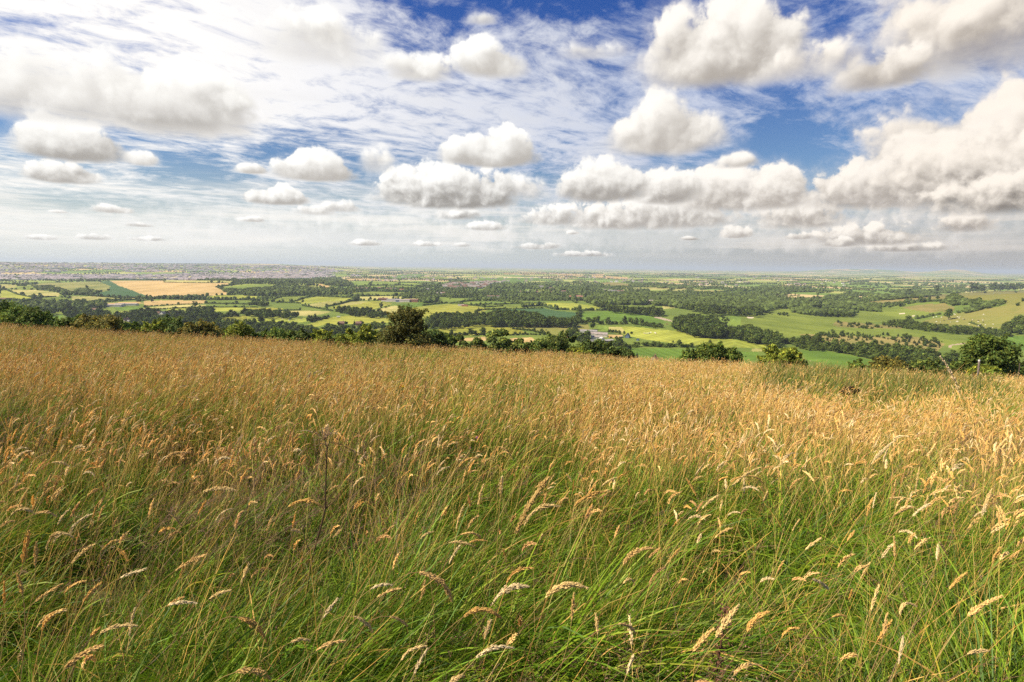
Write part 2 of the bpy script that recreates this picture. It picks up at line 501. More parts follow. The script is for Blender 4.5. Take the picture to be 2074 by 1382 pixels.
M_PALEROOF = noisy_mat('pale_roof_sheet', (0.40, 0.35, 0.32), (0.26, 0.21, 0.19), 0.35)
M_BLUE = noisy_mat('blue_grey_metal', (0.14, 0.19, 0.26), (0.09, 0.12, 0.17), 0.7)
M_DARK = noisy_mat('dark_opening', (0.03, 0.03, 0.03), (0.05, 0.045, 0.04), 2.0)
M_YELLOW = noisy_mat('yellow_paint', (0.62, 0.38, 0.04), (0.48, 0.28, 0.04), 2.0)

# ------------------------------------------------------------------ terrain
def sstep(a, b, x):
    t = np.clip((x - a) / (b - a), 0, 1)
    return t * t * (3 - 2 * t)

def z_own(x, y):
    yy = np.maximum(y, -80.0)
    z = 100 - 0.112 * yy - 0.00044 * np.clip(yy, 0, 46) ** 2
    z = z - 0.0405 * np.maximum(yy - 46, 0) - 0.15 * (np.sqrt(np.maximum(yy - 49, 0) ** 2 + 9) - 3 * (yy > 49)) * (yy > 49)
    z = z - 0.043 * np.clip(x, -90, 90) - 0.0 * x
    near = np.exp(-(x * x + y * y) / 60.0 ** 2)
    return z + near * (0.16 * (vnoise(x * 0.22 + 5, y * 0.22 + 9, 3) - 0.5) + 0.5 * (vnoise(x * 0.06 + 2, y * 0.06 + 4, 4) - 0.5) * np.clip(y / 10, 0, 1))

def z_vale(x, y):
    d = np.hypot(x, y) + 1e-6
    az = np.degrees(np.arctan2(x, np.maximum(y, 1e-3)))
    z = 4.0 * (vnoise(x / 420 + 3.3, y / 420 + 1.7, 11) - 0.5) + 7.0 * (vnoise(x / 1500 + 8.3, y / 1500 + 5.2, 12) - 0.5)
    z = z * sstep(350, 900, d) + 22 * (vnoise(x / 4200 + 1.1, y / 4200 + 2.2, 13) - 0.45) * sstep(4000, 9000, d)
    z = z + 78 * sstep(4300, 9500, d) * sstep(-10, -24, az) * (0.85 + 0.3 * vnoise(x / 1300, y / 1300, 14))
    z = z + 26 * np.exp(-(((x + 1330) / 620) ** 2 + ((y - 2450) / 600) ** 2))
    s = x - (795 + 0.18 * (y - 950)) + 30 * (vnoise(x / 150, y / 150, 15) - 0.5)
    z = z + 88 * np.clip(1 - (y - 900) / 1100, 0, 1.1) * sstep(0, 330, s) * sstep(450, 800, y)
    # low far hills on the right horizon
    for (px, dist, wid, hh) in ((1862, 15000, 260, 150), (1925, 16500, 520, 140), (1690, 18000, 1000, 100), (1800, 17000, 900, 90)):
        uu = (px - CX) / F_PX
        cx_, cy_ = uu * dist, dist
        z = z + hh * np.exp(-(((x - cx_) / wid) ** 2 + ((y - cy_) / (wid * 2.2)) ** 2))
    return z

def terrain(x, y):
    x = np.asarray(x, float); y = np.asarray(y, float)
    a, b = z_own(x, y), z_vale(x, y)
    k = 6.0
    h = np.clip(0.5 + 0.5 * (a - b) / k, 0, 1)
    return b + (a - b) * h + k * h * (1 - h)

def pix_ground(u, v, start=130.0, far=28000.0):
    """first meeting of a pixel's ray with the land beyond `start` metres -> (N,3)"""
    u = np.atleast_1d(np.asarray(u, float)); v = np.atleast_1d(np.asarray(v, float))
    d = pix_dir(u, v)
    d = d / np.hypot(d[:, 0], d[:, 1])[:, None]
    s = start * (far / start) ** (np.arange(340) / 339.0)
    x = d[:, 0:1] * s; y = d[:, 1:2] * s; z = CAM_Z + d[:, 2:3] * s
    below = z < terrain(x, y)
    hit = below.any(1)
    i = np.clip(np.argmax(below, 1), 1, None)
    i = np.where(hit, i, 339)
    lo, hi = s[i - 1], s[i]
    for _ in range(14):
        mid = 0.5 * (lo + hi)
        b = (CAM_Z + d[:, 2] * mid) < terrain(d[:, 0] * mid, d[:, 1] * mid)
        hi = np.where(b, mid, hi); lo = np.where(b, lo, mid)
    x, y = d[:, 0] * hi, d[:, 1] * hi
    return np.stack([x, y, terrain(x, y)], 1)

def inside(px, py, poly):
    px = np.asarray(px); py = np.asarray(py)
    r = np.zeros(px.shape, bool)
    n = len(poly)
    for i in range(n):
        x0, y0 = poly[i]; x1, y1 = poly[(i + 1) % n]
        c = ((y0 > py) != (y1 > py))
        with np.errstate(divide='ignore', invalid='ignore'):
            xx = (x1 - x0) * (py - y0) / ((y1 - y0) if y1 != y0 else 1e-9) + x0
        r ^= c & (px < xx)
    return r

# enlarged views the traced outlines were read from: x offset, y offset, scale
ZOOM = {1: (0, 500, 3.988), 2: (500, 500, 3.988), 3: (1000, 500, 3.841), 4: (1500, 500, 3.613), 5: (1700, 540, 5.545)}
def zp(z, pts):
    ox, oy, s = ZOOM[z]
    return [(ox + a / s, oy + b / s) for a, b in pts]

# field kinds: two or three soil / crop colours and the width of the mowing lines
KINDS = {
    'stubble': ((0.50, 0.35, 0.15), (0.43, 0.30, 0.12), 0.22),
    'pale':    ((0.45, 0.39, 0.14), (0.34, 0.33, 0.095), 0.26),
    'yellow':  ((0.335, 0.34, 0.055), (0.265, 0.285, 0.045), 0.26),
    'pasture': ((0.205, 0.26, 0.044), (0.155, 0.215, 0.038), 0.16),
    'bright':  ((0.145, 0.235, 0.034), (0.115, 0.195, 0.030), 0.2),
    'maize':   ((0.055, 0.115, 0.045), (0.07, 0.13, 0.05), 0.22),
    'rough':   ((0.26, 0.24, 0.08), (0.16, 0.18, 0.05), 0.0),
    'dry':     ((0.29, 0.225, 0.08), (0.20, 0.19, 0.055), 0.0),
    'hill':    ((0.21, 0.21, 0.05), (0.28, 0.245, 0.07), 0.0),
    'sand':    ((0.58, 0.50, 0.36), (0.48, 0.40, 0.28), 0.0),
    'track':   ((0.40, 0.30, 0.21), (0.50, 0.40, 0.29), 0.0),
    'concrete': ((0.36, 0.34, 0.32), (0.28, 0.27, 0.26), 0.0),
}
FM = {}
def field_mat(kind):
    if kind in FM:
        return FM[kind]
    c0, c1, line = KINDS[kind]
    mt, g = new_mat('field_' + kind)
    pos = g.n('ShaderNodeNewGeometry').outputs['Position']
    rnd = g.n('ShaderNodeObjectInfo').outputs['Random']
    big = g.noise(g.vm('MULTIPLY', pos, (1.0, 0.35, 1.0)), 0.012, 4.0, 0.6)
    fine = g.noise(pos, 0.16, 4.0, 0.65)
    f = g.smooth(g.add(g.mul(big, 0.75), g.mul(fine, 0.25)), 0.36, 0.64)
    c = g.mix(f, tuple(v * 1.06 for v in c0), tuple(v * 0.86 for v in c1))
    spot = g.smooth(g.noise(pos, 0.035, 5.0, 0.7), 0.56, 0.74, 0.0, 0.45)
    c = g.mix(spot, c, tuple(v * k_ for v, k_ in zip(c1, (0.72, 0.80, 0.8))))
    if kind in ('rough', 'dry', 'hill'):
        tus = g.noise(pos, 0.05, 5.0, 0.7)
        c = g.mix(g.smooth(tus, 0.46, 0.72, 0.0, 0.7), c, (0.15, 0.18, 0.045))
    if line:
        sp = g.n('ShaderNodeSeparateXYZ'); g.put(sp.inputs[0], pos)
        ang = g.mul(rnd, 3.1)
        t = g.add(g.mul(sp.outputs[0], g.m('COSINE', ang)), g.mul(sp.outputs[1], g.m('SINE', ang)))
        t = g.add(t, g.mul(g.noise(pos, 0.006, 2.0), 60.0))
        wv = g.m('SINE', g.mul(t, 0.55))
        wide = g.m('SINE', g.mul(t, 0.13))
        k = g.add(1.0, g.mul(g.add(wv, g.mul(wide, 0.6)), line * 0.6))
        c = g.mix(1.0, c, g.xyz(k, k, k), 'MULTIPLY')
    k = g.mad(rnd, 0.24, 0.88)
    c = g.mix(1.0, c, g.xyz(g.mad(rnd, 0.1, 0.95), k, k) if kind in ('pasture', 'yellow') else g.xyz(k, k, k), 'MULTIPLY')
    finish(g, c, 0.95, 0.05)
    FM[kind] = mt
    return mt

# ------------------------------------------------------------------ fields (outlines read in the enlarged views)
FIELDS = [
 # zoom, kind, outline, label
 (1, 'stubble', [(890,275),(1290,275),(1560,290),(1850,292),(1890,300),(1760,330),(1830,370),(1925,380),(1700,395),(1500,402),(1250,412),(1220,408),(1150,385),(1060,350),(960,315)], 'large tan stubble field on the low hill below the town'),
 (1, 'maize', [(800,280),(890,275),(960,315),(1060,350),(1150,385),(1220,408),(1100,414),(950,408),(800,402),(690,392),(880,355),(890,320)], 'blue-green crop field curving beside the large tan field'),
 (1, 'rough', [(245,315),(330,298),(450,290),(620,285),(800,282),(890,320),(880,352),(680,392),(560,367),(330,347)], 'scrubby green hillside left of the blue-green crop'),
 (1, 'pale', [(40,345),(300,350),(500,375),(470,402),(300,407),(150,385)], 'pale yellow strip field under the scrubby hillside'),
 (1, 'yellow', [(0,345),(40,348),(150,388),(260,410),(250,432),(0,434)], 'yellow-green field at the left edge'),
 (1, 'pale', [(0,305),(130,310),(120,335),(0,342)], 'small pale field at the left edge above the yellow-green one'),
 (1, 'pasture', [(130,330),(250,312),(330,345),(300,350),(130,345)], 'narrow green field below the town edge'),
 (1, 'pasture', [(300,420),(450,405),(570,420),(560,447),(310,447)], 'green field between two pale fields on the left'),
 (1, 'pale', [(560,400),(800,402),(940,415),(1140,410),(1100,427),(850,437),(800,447),(600,447)], 'pale yellow field under the blue-green crop'),
 (1, 'stubble', [(1160,440),(1300,432),(1660,435),(1640,460),(1450,467),(1170,482)], 'tan field with a curved hedge below the large tan field'),
 (1, 'pale', [(1190,490),(1500,465),(1660,470),(1650,487),(1400,497),(1100,512)], 'sandy strip field below the tan one'),
 (1, 'yellow', [(1350,495),(1700,490),(2074,492),(2074,525),(1700,522),(1350,517)], 'long yellow-green strip field'),
 (1, 'stubble', [(680,462),(900,452),(1120,445),(1160,455),(1000,470),(760,482)], 'tan strip behind the white sheds'),
 (1, 'pasture', [(430,505),(700,512),(650,540),(430,537)], 'mid-green field among the left woods'),
 (1, 'bright', [(340,568),(430,550),(520,552),(480,588),(360,585)], 'bright green clearing above the left bushes'),
 (1, 'bright', [(900,490),(1120,485),(1140,505),(960,515)], 'bright green paddock by the white sheds'),
 (1, 'yellow', [(920,525),(1150,512),(1080,540),(930,550)], 'yellow-green patch in the left woods'),
 (1, 'yellow', [(1780,575),(1900,557),(2074,550),(2074,602),(1780,597)], 'yellow field behind the left woods'),
 (1, 'bright', [(1720,668),(1850,655),(2030,665),(2030,687),(1730,685)], 'bright green gap above the crest bushes'),
 (1, 'pasture', [(1790,330),(2000,305),(2074,300),(2074,347),(1920,367),(1850,347)], 'green slope at the right end of the large tan field'),
 (1, 'pasture', [(1580,530),(1700,530),(1660,557),(1600,555)], 'small green paddock by the pale houses'),
 (1, 'yellow', [(1650,400),(2074,387),(2074,425),(1700,422)], 'light green strip at the foot of the tan hill'),
 (1, 'pale', [(1340,268),(1900,278),(1920,290),(1850,290),(1560,288),(1330,283)], 'thin pale strip above the large tan field'),
 (1, 'pasture', [(260,292),(450,280),(440,290),(320,300)], 'thin green strip above the scrubby hillside'),
 (2, 'pasture', [(0,305),(150,300),(240,320),(100,350),(0,354)], 'green field in front of the far village woods'),
 (2, 'dry', [(420,310),(560,320),(620,342),(470,337)], 'brownish field beside the dark wood'),
 (2, 'stubble', [(520,302),(600,300),(730,335),(640,332)], 'tan sloping field above the dark wood'),
 (2, 'stubble', [(0,228),(150,220),(290,222),(270,235),(0,240)], 'distant tan strip left of centre'),
 (2, 'pasture', [(815,280),(1005,277),(990,307),(880,318)], 'left one of the joined green fields with thin hedges'),
 (2, 'pasture', [(1012,280),(1225,286),(1232,312),(995,310)], 'middle one of the joined green fields with thin hedges'),
 (2, 'pasture', [(1238,295),(1430,300),(1420,318),(1237,312)], 'right one of the joined green fields with thin hedges'),
 (2, 'pasture', [(880,318),(1235,314),(1400,320),(1330,332),(1000,330)], 'green strip in front of the joined green fields'),
 (2, 'stubble', [(770,260),(1010,258),(1220,275),(1225,283),(1010,276),(820,273)], 'tan strip behind the joined green fields'),
 (2, 'bright', [(1130,250),(1270,218),(1470,222),(1400,242),(1200,264)], 'rising light green field left of the far village'),
 (2, 'pasture', [(1380,245),(1560,237),(1650,262),(1420,262)], 'green field above the far village'),
 (2, 'bright', [(1740,287),(1900,255),(2074,245),(2074,287),(1850,290)], 'light green hillside behind the far village'),
 (2, 'pasture', [(830,375),(1000,362),(1360,372),(1300,392),(1000,397),(830,387)], 'long green field in front of the white cottages'),
 (2, 'yellow', [(680,375),(860,362),(980,360),(830,376),(700,387)], 'small pale green field left of the long green one'),
 (2, 'yellow', [(390,440),(560,402),(860,415),(850,432),(600,447),(450,462)], 'light green field with hedge to the left of the works'),
 (2, 'pasture', [(200,430),(300,405),(520,398),(400,435),(230,447)], 'green field with a line of trees above it'),
 (2, 'pasture', [(560,398),(870,392),(860,412),(620,402)], 'thin green strip field above the hedge'),
 (2, 'pale', [(450,475),(620,445),(850,437),(660,480),(560,492)], 'pale lemon field sloping to the left'),
 (2, 'yellow', [(660,495),(860,440),(1080,440),(1180,460),(1060,495),(1000,512),(860,517)], 'yellow-green field below the works'),
 (2, 'pale', [(730,470),(860,440),(990,440),(930,458),(800,475)], 'pale ripe patch at the top of the yellow-green field'),
 (2, 'pale', [(880,405),(1120,398),(1260,405),(1240,418),(1000,432),(880,430)], 'pale yellow field behind the works'),
 (2, 'pale', [(1200,425),(1430,412),(1400,428),(1230,440)], 'pale field beside the works'),
 (2, 'pasture', [(1540,408),(1870,425),(1750,442),(1560,442)], 'light green field with one dark bush'),
 (2, 'yellow', [(0,495),(200,492),(300,500),(250,518),(100,522),(0,524)], 'yellow-green field at the left of the tree line'),
 (2, 'pale', [(100,535),(440,515),(690,525),(600,547),(470,562),(270,540),(150,532)], 'ripe yellow field behind a row of round trees'),
 (2, 'yellow', [(0,552),(60,555),(400,575),(500,580),(480,607),(300,617),(80,605),(0,600)], 'long yellow-green pasture with a few sheep'),
 (2, 'yellow', [(450,645),(560,605),(660,572),(900,548),(1150,577),(1150,612),(900,622),(620,632),(520,655)], 'broad yellow-green field left of the tall hawthorn'),
 (2, 'pale', [(1010,520),(1100,495),(1200,475),(1260,500),(1210,545),(1100,535)], 'pale field just left of the hawthorn top'),
 (2, 'yellow', [(1390,485),(1640,462),(1850,480),(1960,505),(1850,550),(1500,578),(1330,570),(1270,510)], 'wide light green field behind the hawthorn'),
 (2, 'bright', [(1180,468),(1400,450),(1560,458),(1390,482),(1270,500)], 'green paddock between the works and the hawthorn'),
 (2, 'pasture', [(1690,455),(2074,440),(2074,464),(1800,472)], 'long green field right of the poplars'),
 (2, 'pasture', [(1880,482),(2074,478),(2074,502),(1950,502)], 'small green field between two hedges'),
 (2, 'yellow', [(1510,700),(1560,655),(1800,630),(1950,622),(2074,640),(2074,690),(1900,712),(1560,725)], 'yellow-green field with two parkland trees'),
 (2, 'stubble', [(1640,745),(1960,725),(1960,757),(1650,767)], 'tan field seen through the crest trees'),
 (2, 'yellow', [(920,655),(1120,650),(1110,680),(980,670)], 'yellow-green gap behind the crest bushes'),
 (3, 'yellow', [(0,620),(150,630),(270,672),(130,682),(0,660)], 'yellow-green end of the field with two parkland trees'),
 (3, 'hill', [(90,598),(230,596),(740,605),(745,650),(570,660),(500,692),(300,655),(150,640)], 'dull yellow pasture behind the farm'),
 (3, 'maize', [(0,490),(390,480),(500,500),(650,512),(642,572),(480,580),(380,560),(260,510),(0,507)], 'mid-green field above the dark wood'),
 (3, 'bright', [(680,512),(900,500),(1060,515),(1250,545),(1350,592),(1220,617),(1080,592),(720,582),(678,560)], 'bright green field beside the lane'),
 (3, 'yellow', [(200,448),(370,433),(620,440),(870,470),(892,492),(690,494),(500,492),(380,458)], 'vivid yellow-green field in front of the great wood'),
 (3, 'pasture', [(0,455),(190,455),(340,470),(200,482),(0,487)], 'green field left of the vivid yellow one'),
 (3, 'pasture', [(0,425),(90,430),(180,440),(0,448)], 'small green field below the poplars'),
 (3, 'yellow', [(890,625),(1060,620),(1400,652),(1700,692),(2074,762),(2074,790),(1700,782),(1400,752),(1180,722),(1080,700),(900,662)], 'long mown pasture right of the farm with cattle'),
 (3, 'pale', [(893,625),(990,628),(1020,655),(1000,668),(893,664)], 'pale mown square behind the farm'),
 (3, 'pasture', [(800,610),(892,617),(890,657),(800,655)], 'green square beside the pale mown square'),
 (3, 'stubble', [(890,682),(1010,686),(980,712),(890,708)], 'straw-coloured yard behind the farm sheds'),
 (3, 'bright', [(690,735),(860,740),(930,755),(700,765)], 'green strip in front of the farm'),
 (3, 'bright', [(925,785),(1300,790),(1480,800),(1470,850),(1430,905),(1240,905),(1130,890),(1040,850)], 'bright green field below the farm'),
 (3, 'stubble', [(130,712),(290,705),(340,718),(300,745),(130,745)], 'tan field between the crest trees'),
 (3, 'pasture', [(290,700),(430,700),(480,718),(420,740),(330,735)], 'green field beside the tan one in the gap'),
 (3, 'stubble', [(60,203),(500,200),(500,214),(280,212),(80,212)], 'long tan strip near the skyline'),
 (3, 'stubble', [(500,210),(620,212),(700,224),(690,235),(500,224)], 'tan strip right of the long one'),
 (3, 'stubble', [(765,212),(860,214),(850,243),(765,240)], 'tan square field near the skyline'),
 (3, 'stubble', [(865,228),(1045,238),(1040,251),(865,248)], 'tan strip right of the tan square'),
 (3, 'pale', [(1180,320),(1400,316),(1570,325),(1500,336),(1200,332)], 'pale strip field beyond the great wood'),
 (3, 'pale', [(1340,362),(1400,337),(1520,342),(1470,355)], 'pale patch field beyond the great wood'),
 (3, 'pale', [(1530,335),(1780,338),(1790,350),(1560,355)], 'yellow strip field beyond the great wood'),
 (3, 'pasture', [(1215,340),(1370,337),(1340,357),(1220,354)], 'small green field beyond the great wood'),
 (3, 'dry', [(810,280),(940,276),(1060,290),(1050,305),(900,303)], 'bare pinkish quarry ground behind the village trees'),
 (3, 'bright', [(0,245),(370,240),(350,262),(200,278),(0,274)], 'light green fields right of the far village'),
 (3, 'pale', [(1310,460),(1450,458),(1450,472),(1320,485)], 'pale parkland lawn among the great wood'),
 (4, 'pasture', [(0,495),(150,490),(230,440),(330,432),(380,470),(600,505),(860,485),(1000,450),(1230,440),(1480,455),(1430,500),(1270,520),(1150,545),(950,555),(700,560),(690,590),(480,640),(360,665),(250,655),(0,620)], 'wide green fairways in the middle of the golf course'),
 (4, 'pasture', [(-230,540),(-120,515),(0,495),(0,620),(-60,625),(-130,570)], 'left end of the golf fairways'),
 (4, 'pasture', [(480,640),(690,580),(950,560),(1250,600),(1480,635),(1800,650),(1700,710),(1560,715),(1500,730),(1440,690),(1000,650),(620,640)], 'lower green fairways of the golf course'),
 (4, 'dry', [(430,640),(620,640),(900,655),(1290,660),(1500,710),(1440,765),(1000,745),(600,705),(480,670)], 'dry tan rough with small pines'),
 (4, 'dry', [(670,575),(700,545),(900,560),(1190,585),(1180,600),(900,595),(720,590)], 'dry tan rough strip on the fairways'),
 (4, 'dry', [(1180,445),(1300,425),(1490,415),(1560,440),(1570,470),(1400,482),(1260,462)], 'dry golden rough under the hill hedge'),
 (4, 'pasture', [(1520,735),(1560,715),(1700,702),(1720,790),(1560,770)], 'striped green field beside the track'),
 (4, 'dry', [(920,405),(1200,370),(1490,348),(1560,352),(1500,395),(1180,410),(1020,430)], 'golden top of the spur hill'),
 (4, 'hill', [(1500,380),(1560,345),(1780,325),(2090,318),(2090,425),(1950,432),(1900,390),(1700,395),(1560,420)], 'green hilltop pasture under the ridge trees'),
 (4, 'hill', [(1320,545),(1570,492),(1930,430),(2090,415),(2090,540),(1990,575),(1880,605),(1600,590),(1400,568)], 'sheep pasture on the right hillside'),
 (4, 'bright', [(1940,655),(2090,650),(2090,760),(1980,745),(1900,700)], 'vivid green field at the right edge'),
 (4, 'bright', [(440,757),(620,762),(860,805),(1020,850),(1000,870),(640,860),(480,825)], 'green field below the roadside hedge'),
 (4, 'yellow', [(0,690),(200,715),(180,745),(0,735),(-60,700)], 'pale green end of the mown pasture'),
 (4, 'pale', [(80,745),(175,745),(170,765),(85,768)], 'pale bare patch beside the green field'),
 (4, 'bright', [(-60,765),(130,772),(120,835),(-40,830)], 'bright green field left of the round bush'),
 (4, 'sand', [(1160,485),(1200,485),(1198,491),(1165,491)], 'pale sand bunker on the upper fairway'),
 (4, 'sand', [(1250,502),(1300,506),(1295,513),(1252,512)], 'pale sand bunker beside the round bush'),
 (4, 'sand', [(45,515),(95,515),(92,524),(55,524)], 'pale sand bunker on the left fairway'),
 (4, 'track', [(1520,728),(1535,717),(1650,703),(1720,696),(1722,702),(1655,710),(1548,722),(1542,738),(1530,742)], 'pinkish track curving to the big tree'),
 (4, 'track', [(1330,768),(1400,760),(1400,770),(1340,776)], 'short bare track behind the lower wood'),
 (3, 'track', [(1240,540),(1300,548),(1390,575),(1392,583),(1330,572),(1250,552)], 'lane between the bright green field and the great wood'),
 (3, 'sand', [(1830,620),(1925,626),(1920,634),(1840,628)], 'pale bunker beside the dark round wood'),
 (2, 'concrete', [(1080,430),(1200,436),(1290,440),(1260,447),(1140,445),(1085,438)], 'grey yard of the works'),
 (3, 'concrete', [(740,722),(930,718),(935,748),(850,748),(740,735)], 'grey farmyard'),
]
M_VALE_DONE = None
def vale_mat():
    mt, g = new_mat('vale_patchwork')
    pos = g.n('ShaderNodeNewGeometry').outputs['Position']
    w = g.n('ShaderNodeTexNoise'); g.put(w.inputs['Vector'], pos); w.inputs['Scale'].default_value = 0.003
    p = g.vm('ADD', pos, g.vm('MULTIPLY', w.outputs['Color'], (160, 160, 0)))
    sp = g.n('ShaderNodeSeparateXYZ'); g.put(sp.inputs[0], p)
    p = g.xyz(sp.outputs[0], g.mul(sp.outputs[1], 0.62), 0.0)
    def voro(scale, feat='F1'):
        v = g.n('ShaderNodeTexVoronoi', voronoi_dimensions='2D', feature=feat, distance='MANHATTAN') if feat == 'F1' else g.n('ShaderNodeTexVoronoi', voronoi_dimensions='2D', feature=feat)
        g.put(v.inputs['Vector'], p); v.inputs['Scale'].default_value = scale
        return v
    sc = 1 / 330.0
    v = voro(sc)
    s2 = g.n('ShaderNodeSeparateXYZ'); g.put(s2.inputs[0], v.outputs['Color'])
    c = g.ramp(s2.outputs[0], [(0.0, (0.17, 0.25, 0.05)), (0.2, (0.28, 0.32, 0.07)), (0.36, (0.20, 0.29, 0.055)), (0.48, (0.37, 0.38, 0.11)), (0.62, (0.15, 0.22, 0.05)), (0.68, (0.55, 0.42, 0.20)), (0.86, (0.27, 0.31, 0.07)), (0.93, (0.58, 0.50, 0.24))], 'CONSTANT')
    # open pasture nearer than the patchwork of the plain
    ln = g.n('ShaderNodeVectorMath', operation='LENGTH'); g.put(ln.inputs[0], pos)
    near = g.mix(g.smooth(g.noise(pos, 0.01, 5.0, 0.65), 0.38, 0.62), (0.17, 0.22, 0.04), (0.12, 0.17, 0.034))
    c = g.mix(g.smooth(ln.outputs['Value'], 2500.0, 1900.0), c, near)
    n = g.noise(pos, 0.02, 4.0, 0.6)
    k = g.mad(n, 0.5, 0.75)
    c = g.mix(1.0, c, g.xyz(k, k, k), 'MULTIPLY')
    wood = g.smooth(g.noise(g.vm('MULTIPLY', pos, (0.5, 1.0, 1.0)), 0.0016, 5.0, 0.62), 0.60, 0.64)
    c = g.mix(g.mul(wood, 0.8), c, (0.055, 0.085, 0.03))
    finish(g, c, 0.95, 0.05)
    return mt

def hillside_mat():
    mt, g = new_mat('meadow_soil')
    pos = g.n('ShaderNodeNewGeometry').outputs['Position']
    n = g.noise(pos, 7.0, 5.0, 0.7)
    n2 = g.noise(pos, 0.6, 3.0)
    c = g.mix(g.smooth(n, 0.35, 0.65), (0.035, 0.045, 0.014), (0.10, 0.085, 0.035))
    c = g.mix(g.smooth(n2, 0.4, 0.65), c, (0.06, 0.075, 0.02))
    finish(g, c, 0.95, 0.05, n, bump_d=0.03)
    return mt

def build_land():
    azs = np.concatenate([np.arange(-180, -56, 4.0), np.arange(-56, -48, 0.5), np.arange(-48, 48.01, 0.1), np.arange(48.5, 56, 0.5), np.arange(56, 180.1, 4.0)])
    inv = np.linspace(1 / 300.0, 1 / 40000.0, 430)
    rs = np.concatenate([np.geomspace(0.25, 60, 110), np.geomspace(61, 296, 70), 1 / inv])
    A, Rr = np.meshgrid(np.radians(azs), rs)
    x, y = Rr * np.sin(A), Rr * np.cos(A)
    z = terrain(x, y)
    P = np.stack([x, y, z], -1).reshape(-1, 3)
    na, nr = len(azs), len(rs)
    i = (np.arange(nr - 1)[:, None] * na + np.arange(na - 1)[None]).ravel()
    Fq = np.stack([i, i + 1, i + na + 1, i + na], 1)[:, ::-1]
    cen = P[Fq].mean(1)
    own = z_own(cen[:, 0], cen[:, 1]) > z_vale(cen[:, 0], cen[:, 1]) - 1.0
    u, v, w = project(cen)
    fid = np.full(len(Fq), -2)
    fid[own] = -1
    ok = (~own) & (w > 0)
    for k, (zm, kind, pts, lab) in enumerate(FIELDS):
        poly = zp(zm, pts)
        xs = [p[0] for p in poly]; ys = [p[1] for p in poly]
        sel = np.where(ok & (u >= min(xs)) & (u <= max(xs)) & (v >= min(ys)) & (v <= max(ys)))[0]
        if len(sel):
            ins = inside(u[sel], v[sel], poly)
            fid[sel[ins]] = k
    def part(name, sel, mat, lab, extra=None):
        f = Fq[sel]
        idx, f2 = np.unique(f, return_inverse=True)
        V, F = P[idx], f2.reshape(f.shape)
        if extra is not None:
            F2 = [F, extra(idx)]
        else:
            F2 = F
        o = link(name, mesh(name, V, F2, mat, smooth=True))
        tag(o, lab, kind='structure')
        return o
    first = np.where(np.unique(Fq[fid == -1]) < na)[0]
    def cap(idx):       # closes the disc under the camera
        pos = {int(q): j for j, q in enumerate(idx)}
        ring = [pos[q] for q in range(na - 1) if q in pos]
        return np.array([(ring[0], ring[j + 1], ring[j]) for j in range(1, len(ring) - 1)])
    part('hillside', fid == -1, hillside_mat(), 'grassy hillside the photograph was taken from', cap)
    part('vale', fid == -2, vale_mat(), 'wide farmed vale below the hill, reaching to the horizon')
    for k, (zm, kind, pts, lab) in enumerate(FIELDS):
        sel = fid == k
        if sel.any():
            nm = {'sand': 'sand_bunker', 'track': 'track', 'concrete': 'yard'}.get(kind, 'field')
            part(nm, sel, field_mat(kind), lab)
build_land()

# ------------------------------------------------------------------ foliage builders
def leaf_quads(c, nrm, size, rng):
    n = len(c)
    nrm = unit(nrm)
    a = unit(np.cross(nrm, rng.normal(size=(n, 3))))
    b = np.cross(nrm, a)
    s = np.broadcast_to(np.asarray(size, float), (n,))[:, None]
    V = np.stack([c - a * s, c - b * s * 0.55 + nrm * s * 0.15, c + a * s, c + b * s * 0.55 + nrm * s * 0.15], 1).reshape(-1, 3)
    F = np.arange(4 * n).reshape(-1, 4)
    return V, F

def crown(rng, lobes, n, leaf, shape, tint=(0.045, 0.072, 0.018), var=0.35, core=0.62, warm=0.25):
    """leafy crown: lobes (k,4) centres and radii; leaf quads in a thick shell of each lobe over a dark irregular core"""
    mb = MB()
    tint = np.array(tint)
    lobes = np.asarray(lobes, float)
    for L in lobes:
        V, F = ICO1
        d = 1 + 0.22 * rng.normal(size=(len(V), 1))
        mb.add(L[:3] + V * L[3] * core * d * np.array(shape), F, tint)
    wts = lobes[:, 3] ** 2
    k = rng.choice(len(lobes), n, p=wts / wts.sum())
    d = unit(rng.normal(size=(n, 3)))
    d[:, 2] = np.where(d[:, 2] < -0.35, -d[:, 2] * 0.5, d[:, 2])
    d = unit(d)
    r = lobes[k, 3] * (0.62 + 0.5 * rng.random(n) ** 0.7 + 0.12 * rng.normal(size=n) * (rng.random(n) < 0.25))
    c = lobes[k, :3] + d * r[:, None] * np.array(shape)
    nrm = d + 0.75 * rng.normal(size=(n, 3)) + np.array([0, 0, 0.25])
    V, F = leaf_quads(c, nrm, leaf * (0.6 + 0.8 * rng.random(n)), rng)
    lob_t = 1 + 0.25 * rng.normal(size=len(lobes))
    t = (1 + var * rng.normal(size=n)) * lob_t[k]
    wm = np.clip(rng.normal(size=n) * warm, -0.3, 0.6)
    C = tint * np.clip(t, 0.35, 2.2)[:, None] * (1 + np.stack([wm, wm * 0.45, -0.1 * wm], 1))
    mb.add(V, F, np.repeat(C, 4, 0))
    return mb

def lobes_round(rng, k, w, h, z0, spread=0.62):
    """k lobes filling a crown of half width w and height h standing from z0"""
    out = [(0, 0, z0 + h * 0.45, min(w, h * 0.5) * 0.72)]
    for _ in range(k):
        d = unit(rng.normal(size=3))
        rr = spread * (0.55 + 0.45 * rng.random())
        out.append((d[0] * w * rr, d[1] * w * rr, z0 + h * 0.47 + d[2] * h * 0.36, (0.26 + 0.2 * rng.random()) * min(w, h * 0.62)))
    return np.array(out)

